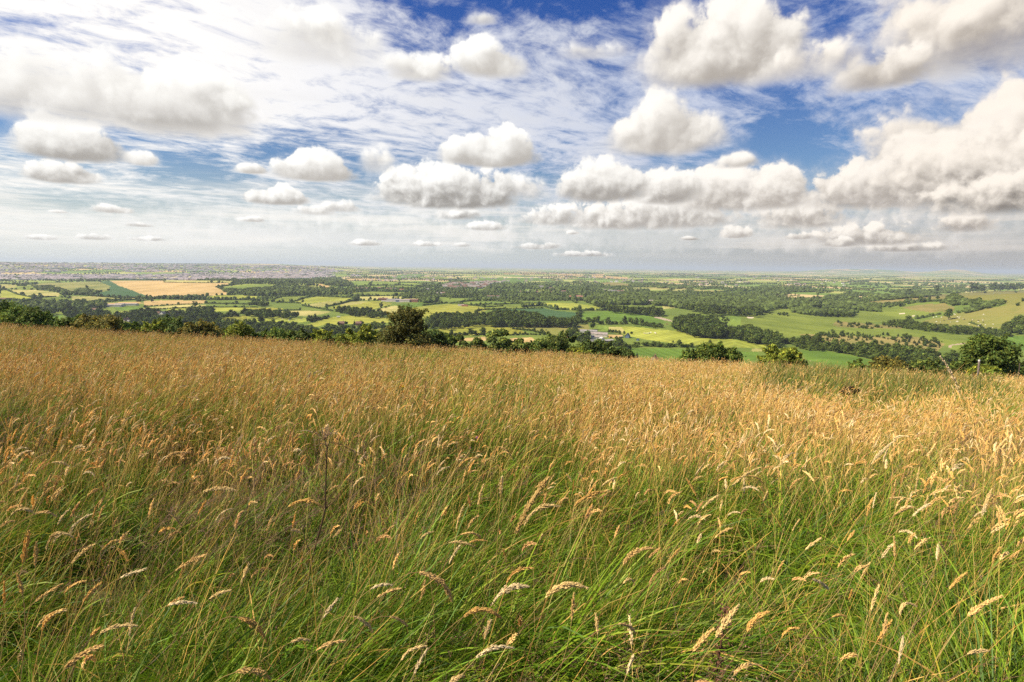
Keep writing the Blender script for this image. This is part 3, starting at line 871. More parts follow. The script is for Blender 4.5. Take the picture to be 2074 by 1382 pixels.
def trunk_mesh(rng, h, r, lobes=None):
    mb = MB()
    n = 6
    z = np.linspace(-0.6, h, n)
    sway = np.cumsum(rng.normal(size=(n, 2)) * 0.03 * h, 0) * 0.4
    pts = np.column_stack([sway[:, 0], sway[:, 1], z])
    mb.add(*tube(pts, np.linspace(r, r * 0.4, n), 7))
    if lobes is not None:
        for L in lobes[: 7]:
            s = pts[rng.integers(2, n)]
            mid = (s + L[:3]) * 0.5 + np.array([0, 0, -0.08 * h])
            mb.add(*tube([s, mid, L[:3]], [r * 0.42, r * 0.26, r * 0.08], 5))
    return mb.build('trunk', M_BARK, True)

# far tree templates, unit height; parts: crown, trunk
def far_template(seed, kind):
    rng = np.random.default_rng(seed)
    if kind == 'poplar':
        lob = [(0.02 * rng.normal(), 0.02 * rng.normal(), 0.15 + 0.75 * i / 6, 0.13 * (1.1 - 0.5 * i / 6)) for i in range(7)]
        mb = crown(rng, lob, 160, 0.045, (1, 1, 1.3), (0.055, 0.082, 0.026))
    elif kind == 'conifer':
        lob = [(0, 0, 0.12 + 0.8 * i / 6, 0.22 * (1.05 - i / 6.6)) for i in range(7)]
        mb = crown(rng, lob, 220, 0.05, (1, 1, 0.9), (0.03, 0.05, 0.018))
    else:
        w = {'round': 0.48, 'wide': 0.62, 'tall': 0.36, 'bush': 0.75}[kind]
        z0 = {'round': 0.12, 'wide': 0.16, 'tall': 0.1, 'bush': -0.05}[kind]
        lob = lobes_round(rng, 9, w, 1 - z0, z0)
        mb = crown(rng, lob, 240, 0.075, (1, 1, 0.9), (0.058, 0.088, 0.019), var=0.30)
    return mb

FAR_KINDS = {}
for kk, seeds in (('round', (1, 2, 3, 4)), ('wide', (5, 6)), ('tall', (7, 8)), ('bush', (9, 10, 11)), ('poplar', (12, 13)), ('conifer', (14, 15))):
    lst = []
    for s in seeds:
        mb = far_template(s, kk)
        lst.append((mb, None))
    FAR_KINDS[kk] = lst
FAR_MESH = {}
def far_meshes(kind, var):
    if (kind, var) not in FAR_MESH:
        mb = FAR_KINDS[kind][var][0]
        rng = np.random.default_rng(var + 77)
        FAR_MESH[(kind, var)] = (mb.build('crown', M_LEAF_FAR), trunk_mesh(rng, 0.55, 0.035))
    return FAR_MESH[(kind, var)]
def flat_mb(mb):
    return np.concatenate(mb.V), {k: np.concatenate(f) for k, f in mb.F.items()}, np.concatenate(mb.C)

def far_blob(seed):
    """light crown for trees of a few pixels"""
    rng = np.random.default_rng(seed)
    mb = MB()
    tint = np.array((0.062, 0.092, 0.026))
    for L in lobes_round(rng, 3, 0.55, 0.95, 0.02):
        V, F = ICO0
        mb.add(L[:3] + V * L[3] * 1.35 * (1 + 0.2 * rng.normal(size=(len(V), 1))), F, tint * (0.75 + 0.5 * rng.random()))
    return mb
BLOBS = [flat_mb(far_blob(200 + i)) for i in range(6)]
FULL = {k: [flat_mb(mb) for mb, _ in v] for k, v in FAR_KINDS.items()}

class Merge:
    """many small templates joined into one mesh (used only for what reads as one mass)"""
    def __init__(self): self.V, self.F, self.C, self.n = [], {}, [], 0
    def add(self, tpl, loc, sx, sz, rz, tint=1.0):
        V, F, C = tpl
        c, s = math.cos(rz), math.sin(rz)
        W = np.column_stack([(V[:, 0] * c - V[:, 1] * s) * sx, (V[:, 0] * s + V[:, 1] * c) * sx, V[:, 2] * sz]) + loc
        self.V.append(W); self.C.append(C * tint)
        for k, f in F.items():
            self.F.setdefault(k, []).append(f + self.n)
        self.n += len(V)
    def build(self, name, mat):
        return mesh(name, np.concatenate(self.V), [np.concatenate(f) for f in self.F.values()], mat, np.concatenate(self.C))

# ------------------------------------------------------------------ woods, hedges and trees of the vale
RNG = np.random.default_rng(20)
WOODS = [
 # zoom, outline of the visible canopy, spacing m, height m, kinds, label of each tree in it
 (1, [(0,435),(200,430),(420,455),(650,455),(860,465),(900,500),(700,512),(550,500),(200,505),(0,482)], 13, 12, ('round','bush'), 'dark tree in the belt of woodland below the pale fields on the far left'),
 (1, [(180,510),(430,500),(440,560),(330,575),(250,560)], 13, 13, ('round',), 'dark tree in the clump above the leftmost crest bushes'),
 (1, [(500,520),(720,515),(860,520),(930,560),(1000,590),(900,620),(700,590),(560,560)], 13, 13, ('round','bush'), 'green tree in the hollow behind the left crest bushes'),
 (1, [(930,550),(1130,515),(1260,505),(1330,520),(1500,520),(1600,545),(1720,545),(1780,600),(2074,605),(2074,650),(1720,660),(1500,640),(1250,640),(1040,610)], 14, 13, ('round','wide','bush'), 'green tree in the wood around the pale houses on the left'),
 (1, [(1480,500),(1700,492),(1740,520),(1900,515),(2050,520),(2050,548),(1900,555),(1780,575),(1700,545),(1560,530)], 14, 12, ('round','bush'), 'dark tree along the far edge of the left woods'),
 (1, [(250,310),(420,305),(560,350),(540,368),(330,345)], 16, 7, ('bush',), 'dark scrub bush on the slope left of the blue-green crop'),
 (1, [(620,345),(700,340),(800,360),(800,385),(690,392),(620,375)], 15, 9, ('bush','round'), 'dark bush below the scrubby hillside'),
 (1, [(1800,345),(1960,350),(2074,330),(2074,385),(1930,385)], 15, 12, ('round',), 'dark tree at the right foot of the large tan field'),
 (1, [(1500,405),(1700,380),(1760,395),(1560,420)], 14, 12, ('round',), 'round tree in the hedge under the large tan field'),
 (1, [(1250,410),(1500,400),(1500,418),(1250,425)], 14, 11, ('round','bush'), 'bushy tree in the hedge under the large tan field'),
 (2, [(0,352),(120,335),(300,320),(440,322),(600,348),(740,362),(640,372),(300,378),(100,384),(0,388)], 17, 13, ('round',), 'tree in the dark wood below the left village slope'),
 (2, [(560,255),(700,250),(830,290),(810,320),(700,310),(560,280)], 20, 13, ('round',), 'tree on the wooded slope above the white cottages'),
 (2, [(0,265),(200,262),(560,262),(560,285),(380,290),(100,285)], 22, 12, ('round','bush'), 'tree among the houses of the left village'),
 (2, [(1450,585),(1530,548),(1700,543),(1800,545),(1930,550),(1990,530),(2074,528),(2074,632),(1950,618),(1800,630),(1560,650),(1440,640)], 11, 12, ('round','tall'), 'tree in the dark wood just right of the tall hawthorn'),
 (2, [(0,650),(120,610),(300,612),(400,620),(560,655),(640,640),(780,640),(1130,620),(1130,650),(920,655),(980,672),(1110,682),(1130,720),(700,715),(300,700),(0,690)], 12, 9, ('bush','round'), 'bush in the scrubby belt behind the crest hedge'),
 (2, [(700,498),(830,490),(1000,505),(1120,530),(1145,570),(1050,560),(900,545),(720,515)], 12, 11, ('round','bush'), 'tree in the line left of the hawthorn top'),
 (2, [(0,520),(150,520),(330,540),(450,545),(460,572),(300,562),(0,548)], 13, 12, ('round',), 'round tree in the row before the ripe yellow field'),
 (2, [(0,432),(90,430),(200,470),(190,480),(0,462)], 14, 11, ('round','tall'), 'tree in the group at the left of the sloping green fields'),
 (2, [(1260,382),(1500,376),(1500,405),(1270,408)], 12, 12, ('round',), 'tree in the dense copse left of the poplars'),
 (2, [(1400,412),(1540,400),(1550,442),(1410,445)], 13, 14, ('round','wide'), 'broad tree in the copse beside the works'),
 (2, [(850,402),(900,405),(900,432),(850,430)], 12, 13, ('round',), 'tree at the end of the pale yellow field'),
 (2, [(1460,280),(1560,300),(1560,345),(1440,355),(1330,350),(1400,310)], 30, 13, ('round',), 'tree in the wood left of the far village'),
 (2, [(1900,320),(2074,300),(2074,370),(1860,370),(1560,372),(1600,340)], 30, 13, ('round',), 'tree in the wood in front of the far village'),
 (2, [(1050,500),(1190,460),(1190,470),(1060,508)], 11, 6, ('bush',), 'bush in the sloping hedge beside the yellow-green field'),
 (3, [(0,515),(100,508),(310,522),(390,560),(490,575),(640,582),(640,605),(400,598),(90,597),(0,605)], 10, 14, ('round','wide'), 'tree in the dark wood left of the farm'),
 (3, [(680,428),(760,378),(1000,365),(1400,355),(1520,388),(1700,385),(2074,388),(2074,520),(1800,512),(1600,520),(1480,532),(1320,535),(1080,505),(900,492),(870,462)], 18, 15, ('round','wide','tall'), 'tree in the great wood across the middle of the vale'),
 (3, [(1390,605),(1430,565),(1530,545),(1680,565),(1800,618),(1800,650),(1740,690),(1500,660),(1330,625)], 10, 16, ('round','wide'), 'tree in the dark round wood right of the bright green field'),
 (3, [(1740,672),(1880,630),(2000,635),(2074,665),(2074,735),(1900,720)], 10, 13, ('round',), 'tree in the belt below the dark round wood'),
 (3, [(0,300),(300,280),(500,285),(700,255),(830,300),(870,335),(640,330),(500,350),(300,345),(200,340),(0,385)], 34, 13, ('round','tall'), 'tree on the wooded rise around the middle village'),
 (3, [(480,352),(700,350),(760,378),(690,385),(480,368)], 28, 11, ('round',), 'tree below the middle village'),
 (3, [(220,375),(470,362),(480,402),(380,408),(220,405)], 16, 12, ('round',), 'tree in the clump above the vivid yellow-green field'),
 (3, [(0,395),(220,395),(220,420),(0,418)], 18, 9, ('bush',), 'bush in the hedges below the poplars'),
 (3, [(1060,285),(1330,285),(1560,318),(1180,325),(1080,310)], 36, 13, ('round',), 'tree in the far wood right of the quarry'),
 (3, [(560,660),(640,645),(670,690),(740,680),(740,730),(690,730),(580,690)], 9, 11, ('round',), 'dark tree beside the farmhouse'),
 (3, [(930,715),(995,700),(1000,760),(1080,770),(1080,785),(900,770)], 9, 9, ('round','bush'), 'dark tree at the right corner of the farmyard'),
 (4, [(0,365),(220,345),(370,380),(680,400),(690,440),(560,440),(440,435),(370,445),(330,430),(230,438),(190,465),(0,495)], 19, 14, ('round','tall'), 'tree at the right end of the great wood'),
 (4, [(370,455),(460,440),(700,475),(830,468),(832,506),(600,498),(390,485)], 12, 11, ('round','conifer'), 'tree in the dense plantation on the golf course'),
 (4, [(680,412),(740,385),(880,405),(1020,425),(1020,466),(860,468),(700,442)], 13, 11, ('round','conifer'), 'tree in the plantation at the far side of the fairways'),
 (4, [(970,570),(1110,545),(1250,540),(1400,570),(1600,585),(1850,598),(2000,640),(1850,640),(1600,622),(1250,596)], 10, 9, ('round','bush'), 'tree in the thick hedge below the sheep pasture'),
 (4, [(1880,600),(1980,560),(2010,530),(2090,530),(2090,640),(1960,640)], 11, 14, ('round',), 'dark tree at the lower right corner of the sheep pasture'),
 (4, [(1570,478),(1700,430),(1850,385),(1930,390),(1945,410),(1850,432),(1580,490)], 10, 8, ('bush','round'), 'bush in the thick hedge climbing the right hill'),
 (4, [(1490,380),(1560,345),(1680,390),(1740,370),(1800,400),(1680,430),(1560,430),(1500,415)], 12, 9, ('bush','round'), 'bush in the thicket on the spur hill'),
 (4, [(0,605),(60,598),(280,650),(310,690),(290,715),(200,700),(0,680)], 11, 13, ('round',), 'tree in the belt left of the golf rough'),
 (4, [(310,680),(420,668),(590,660),(610,700),(780,705),(980,705),(1210,735),(1450,770),(1570,780),(1570,850),(1400,835),(1200,815),(900,775),(620,735),(420,735),(310,710)], 11, 11, ('round','bush'), 'tree in the long wood below the golf rough'),
 (4, [(940,380),(1060,350),(1500,300),(1640,292),(1640,325),(1490,345),(1200,372),(950,400)], 18, 11, ('round','bush'), 'tree in the dark belt behind the spur hill'),
 (4, [(600,350),(900,335),(1200,320),(1350,310),(1340,345),(1100,360),(700,380)], 34, 12, ('round',), 'tree in the wooded flats beyond the golf course'),
 (4, [(0,310),(200,300),(330,345),(300,360),(0,350)], 36, 12, ('round',), 'tree in the far wood behind the great wood'),
]
HEDGES = [
 # zoom, line, height m, half width m, label
 (1, [(0,350),(60,352),(150,388),(260,410)], 3, 2.5, 'thin hedge slanting between two pale fields at the left edge'),
 (1, [(60,432),(250,432),(320,412),(450,404)], 4, 3, 'hedge along the bottom of the yellow-green left field'),
 (1, [(1330,288),(1560,292),(1850,294)], 3, 2.5, 'thin hedge across the top of the large tan field'),
 (1, [(720,272),(880,271),(1290,273),(1340,267),(1700,272),(2074,280)], 6, 4, 'tall hedge along the skyline of the tan hill'),
 (1, [(1750,328),(1860,312),(2074,287)], 5, 4, 'hedge at the upper right of the large tan field'),
 (1, [(1760,332),(1830,362),(1930,385)], 5, 4, 'hedge at the right end of the large tan field'),
 (1, [(690,394),(800,404),(950,412),(1150,415)], 5, 4, 'hedge along the bottom of the blue-green crop'),
 (1, [(600,448),(800,449),(960,432),(1150,428)], 5, 4, 'hedge under the pale yellow field on the left'),
 (1, [(1170,484),(1450,469),(1640,461)], 3, 2.5, 'curved hedge under the tan field on the left'),
 (1, [(1100,514),(1400,500),(1650,489),(1900,490),(2074,492)], 3, 2.5, 'hedge along the sandy strip field'),
 (1, [(330,348),(500,362),(630,380)], 5, 4, 'hedge at the foot of the scrubby hillside'),
 (1, [(1640,425),(1800,430),(2074,430)], 5, 4, 'tree-lined hedge below the tan hill'),
 (1, [(1660,460),(1860,462),(2074,470)], 4, 3.5, 'hedge between the two light green strips'),
 (2, [(200,432),(270,403),(520,398)], 3, 2.5, 'hedge around the green field with a line of trees'),
 (2, [(390,442),(480,408),(560,401),(860,413)], 3, 2.5, 'hedge along the top of the light green field left of the works'),
 (2, [(230,449),(440,458)], 4, 3, 'hedge at the foot of the sloping green fields'),
 (2, [(640,485),(740,467),(850,437)], 4, 3, 'diagonal hedge under the pale lemon field'),
 (2, [(450,477),(560,497),(690,520)], 4, 3, 'dark hedge from the pale lemon field to the ripe field'),
 (2, [(870,394),(1000,399),(1280,394)], 4, 3, 'long hedge under the long green field'),
 (2, [(640,350),(830,373),(1000,360),(1360,370)], 5, 4, 'hedge along the top of the long green field'),
 (2, [(820,318),(1240,313),(1420,319)], 3, 2.5, 'thin hedge under the joined green fields'),
 (2, [(1012,278),(992,309)], 3, 2.5, 'thin upright hedge between the left and middle joined fields'),
 (2, [(1228,284),(1235,313)], 3, 2.5, 'thin upright hedge between the middle and right joined fields'),
 (2, [(815,277),(1010,276),(1225,285),(1440,300)], 3, 2.5, 'thin hedge along the top of the joined green fields'),
 (2, [(1420,476),(1520,465),(1620,455)], 5, 4, 'thick hedge at the top of the wide light green field'),
 (2, [(1640,460),(1750,445),(1870,430)], 4, 3, 'hedge under the light green field with one dark bush'),
 (2, [(1690,458),(1800,474),(1940,488),(2074,480)], 4, 3, 'hedge curving right of the wide light green field'),
 (2, [(1800,474),(1950,466),(2074,464)], 4, 3, 'hedge between the two green fields right of the poplars'),
 (2, [(1845,552),(1850,528),(1890,512),(2074,505)], 4, 3, 'curved hedge at the corner of the bright green field'),
 (2, [(500,610),(590,588),(660,572)], 6, 5, 'tree-lined hedge at the left of the broad yellow-green field'),
 (2, [(130,527),(330,515),(440,514)], 4, 3, 'hedge above the ripe yellow field'),
 (2, [(1560,722),(1750,716),(1900,712),(2040,718)], 5, 4, 'hedge under the two parkland trees'),
 (3, [(150,642),(300,656),(420,690),(490,716)], 4, 3, 'hedge running down to the crest trees left of the farm'),
 (3, [(130,690),(280,684),(390,688)], 3, 2.5, 'hedge above the tan field in the gap'),
 (3, [(230,470),(370,460),(480,490),(690,497),(900,496)], 6, 4, 'dark hedge between the vivid yellow field and the greens'),
 (3, [(665,500),(660,535),(655,575)], 8, 5, 'short upright tree belt between the two green fields'),
 (3, [(480,590),(640,594),(740,602),(900,606),(1080,602),(1220,622),(1310,632)], 9, 6, 'thick tree-lined hedge under the bright green field'),
 (3, [(900,500),(1070,517),(1250,546)], 4, 3, 'roadside hedge along the top of the bright green field'),
 (3, [(900,664),(960,670),(1000,672)], 5, 3.5, 'hedge behind the straw-coloured yard'),
 (3, [(930,772),(1050,782),(1110,780)], 5, 4, 'hedge right of the farmyard'),
 (3, [(1130,778),(1200,775),(1280,777),(1350,785)], 7, 5, 'bushy hedge between the mown pasture and the bright green field'),
 (3, [(1380,780),(1500,782),(1650,790),(1760,795)], 6, 5, 'bushy hedge right of the gap in the mown pasture'),
 (3, [(0,452),(180,443),(400,440)], 4, 3, 'hedge behind the green field left of the vivid yellow one'),
 (3, [(480,380),(640,384),(760,384)], 4, 3, 'hedge in front of the red brick house'),
 (3, [(0,488),(200,484),(390,478)], 3, 2.5, 'thin hedge along the top of the mid-green field'),
 (3, [(1740,694),(1900,722),(2074,755)], 4, 3, 'hedge along the top of the long mown pasture'),
 (4, [(440,745),(620,757),(800,787),(1000,832),(1200,852),(1540,862)], 3, 2.5, 'clipped roadside hedge under the long wood'),
 (4, [(1290,530),(1380,512),(1475,492)], 5, 4, 'dark hedge between the fairway and the sheep pasture'),
 (4, [(1030,440),(1130,420),(1200,412),(1330,405),(1500,398)], 7, 5, 'tree-dotted hedge below the golden spur top'),
 (4, [(920,405),(1060,390),(1200,372)], 4, 3, 'hedge along the skyline of the golden spur'),
 (4, [(1680,555),(1760,585)], 2, 2, 'low hedge at the foot of the sheep pasture'),
 (4, [(620,362),(900,352),(1150,352)], 5, 4, 'hedge on the flats beyond the golf course'),
 (4, [(430,378),(720,378),(900,375)], 5, 4, 'hedge behind the great wood at the right'),
]
SINGLES = [
 # zoom, x, y of the foot, height in zoom pixels, kind, label
 (2, 120, 628, 78, 'round', 'big round tree at the left end of the scrubby belt'),
 (2, 1085, 498, 55, 'tall', 'tall narrow tree in the sloping hedge below the works'),
 (2, 1800, 722, 62, 'wide', 'left one of two parkland trees on the yellow-green field'),
 (2, 1912, 716, 68, 'wide', 'right one of two parkland trees on the yellow-green field'),
 (2, 1920, 498, 32, 'round', 'round tree in the hedge right of the wide light green field'),
 (2, 1640, 424, 12, 'bush', 'single dark bush in the light green field'),
 (2, 450, 457, 30, 'round', 'lone round tree below the sloping green fields'),
 (2, 375, 455, 20, 'bush', 'lone bush left of the round tree on the sloping fields'),
 (2, 265, 452, 22, 'round', 'small round tree at the left of the sloping fields'),
 (2, 278, 418, 16, 'round', 'small tree on the upper hedge of the sloping fields'),
 (2, 525, 612, 45, 'round', 'light green round tree at the end of the hedge'),
 (2, 800, 632, 38, 'wide', 'tree beside the red roof behind the crest hedge'),
 (2, 870, 632, 44, 'conifer', 'pointed conifer beside the red roofs'),
 (2, 925, 632, 44, 'wide', 'dark broad tree right of the pointed conifer'),
 (2, 740, 638, 30, 'round', 'rounded tree left of the red roof'),
 (2, 660, 640, 28, 'bush', 'pale bush at the edge of the broad yellow-green field'),
 (2, 705, 505, 24, 'round', 'round tree under the yellow-green field below the works'),
 (2, 1125, 338, 30, 'tall', 'dark tree among the white cottages'),
 (2, 1955, 630, 45, 'round', 'yellowish round tree in front of the dark wood'),
 (2, 1000, 430, 25, 'bush', 'bushes at the left of the works'),
 (3, 480, 488, 38, 'round', 'round tree in the hedge left of the vivid yellow field'),
 (3, 668, 605, 55, 'round', 'large tree at the foot of the short tree belt'),
 (3, 770, 645, 60, 'round', 'tree behind the farm sheds'),
 (3, 1098, 618, 50, 'round', 'rounded tree standing up from the thick hedge'),
 (3, 1252, 635, 26, 'bush', 'bush at the right end of the thick hedge'),
 (3, 1113, 885, 72, 'conifer', 'pointed dark conifer in the bright green field'),
 (3, 1015, 685, 30, 'round', 'small tree right of the straw-coloured yard'),
 (3, 1072, 685, 28, 'round', 'small tree beside the blue-grey barn'),
 (3, 980, 682, 22, 'bush', 'bush above the straw-coloured yard'),
 (3, 1395, 746, 16, 'bush', 'lone bush in the mown pasture'),
 (3, 370, 672, 32, 'bush', 'bush on the dull yellow pasture left of the farm'),
 (3, 540, 655, 10, 'bush', 'low bush in the dull yellow pasture'),
 (3, 408, 652, 10, 'bush', 'small dark bush in the dull yellow pasture'),
 (3, 130, 640, 50, 'round', 'left tree of the pair at the end of the dark wood'),
 (3, 205, 645, 75, 'round', 'right tree of the pair at the end of the dark wood'),
 (3, 515, 705, 38, 'round', 'small tree left of the red farmhouse'),
 (4, 1225, 545, 52, 'wide', 'dark round bush at the end of the fairway hedge'),
 (4, 1520, 535, 85, 'tall', 'half-bare tree standing in the sheep pasture'),
 (4, 265, 650, 36, 'round', 'lone tree on the edge of the golf fairway'),
 (4, 712, 556, 22, 'bush', 'small round bush on the dry fairway strip'),
 (4, 1315, 412, 55, 'tall', 'upright tree in the hedge of the spur hill'),
 (4, 1440, 390, 30, 'round', 'round bush on the golden spur top'),
 (4, 1240, 370, 65, 'tall', 'tall tree in the dark belt behind the spur hill'),
 (4, 1435, 335, 55, 'tall', 'tall tree on the skyline of the spur hill'),
 (4, 1165, 440, 45, 'round', 'tree leaning over the hedge by the golden rough'),
 (4, 1700, 335, 72, 'wide', 'left broad tree on the ridge at the right'),
 (4, 1762, 335, 58, 'wide', 'shorter broad tree beside the left ridge tree'),
 (4, 1858, 328, 68, 'wide', 'first tree of the ridge row at the right edge'),
 (4, 1905, 326, 64, 'wide', 'second tree of the ridge row at the right edge'),
 (4, 1955, 326, 62, 'wide', 'third tree of the ridge row at the right edge'),
 (4, 2005, 326, 60, 'wide', 'fourth tree of the ridge row at the right edge'),
 (4, 2050, 322, 66, 'wide', 'last tree of the ridge row at the right edge'),
 (4, 2030, 432, 26, 'bush', 'bush on the right hill above the sheep'),
 (4, 2065, 400, 26, 'bush', 'bush at the right edge of the hilltop pasture'),
 (4, 1790, 340, 18, 'bush', 'low bush under the ridge trees'),
 (4, 2012, 336, 16, 'bush', 'low bush under the ridge row'),
 (1, 200, 352, 28, 'round', 'lone round tree in the narrow green field'),
 (1, 715, 285, 24, 'round', 'round tree on the skyline of the scrubby hillside'),
 (1, 1230, 450, 32, 'round', 'round tree at the left of the tan field'),
 (1, 1442, 466, 24, 'wide', 'flat-topped tree on the curved hedge'),
 (1, 1575, 487, 48, 'wide', 'tree at the corner of the sandy strip field'),
 (1, 1170, 502, 32, 'round', 'round tree in the sandy strip field'),
 (1, 700, 332, 22, 'bush', 'dark bush on the scrubby hillside'),
 (1, 555, 550, 40, 'round', 'round tree in front of the mid-green field'),
]
POPLARS = [(2, 1682 + 14.5 * i, 414 + 0.3 * i, 46 - (i % 3) * 3) for i in range(13)]

def tree_things(items, group_default):
    """items: (x, y, z, height, kind, var, label, group, wide)"""
    for (x, y, z, h, kind, var, lab, grp, wd) in items:
        cm, tm = far_meshes(kind, var)
        nm = {'bush': 'bush', 'poplar': 'poplar_tree', 'conifer': 'conifer_tree'}.get(kind, 'tree')
        r = empty(nm, (x, y, z), RNG.random() * 6.28)
        r.scale = (h * wd, h * wd, h)
        tag(r, lab, 'bush' if kind == 'bush' else 'tree', grp)
        link('crown', cm, r); link('trunk', tm, r)

CLEAR = [(*zp(z_, [(x_, y_)])[0], r_) for z_, x_, y_, r_ in (
    (1, 925, 485, 7), (1, 970, 479, 6), (1, 1050, 474, 7), (1, 770, 528, 4), (1, 1285, 558, 4), (1, 1325, 560, 4), (1, 1380, 556, 4), (1, 1435, 552, 4), (1, 1018, 617, 4), (1, 1065, 622, 4),
    (2, 890, 345, 4), (2, 915, 345, 4), (2, 940, 346, 4), (2, 965, 346, 4), (2, 992, 347, 4), (2, 1075, 342, 5), (2, 1130, 350, 4), (2, 1160, 350, 4), (2, 1195, 350, 4), (2, 1250, 362, 5), (2, 1450, 352, 5),
    (2, 1555, 386, 5), (2, 1620, 343, 12), (2, 1700, 343, 12), (2, 1800, 343, 12), (2, 1890, 343, 8), (3, 215, 360, 4), (3, 240, 360, 4), (3, 270, 360, 4), (3, 335, 362, 4), (3, 362, 364, 4), (3, 400, 361, 5), (3, 440, 363, 4),
    (3, 368, 325, 4), (3, 430, 329, 5), (3, 470, 328, 4), (3, 545, 356, 5), (3, 890, 345, 7), (3, 925, 352, 7), (3, 970, 354, 4), (3, 1000, 354, 4), (3, 1125, 340, 5), (3, 640, 400, 9), (3, 1218, 444, 8), (3, 700, 730, 4), (3, 618, 704, 4), (3, 895, 742, 6))]

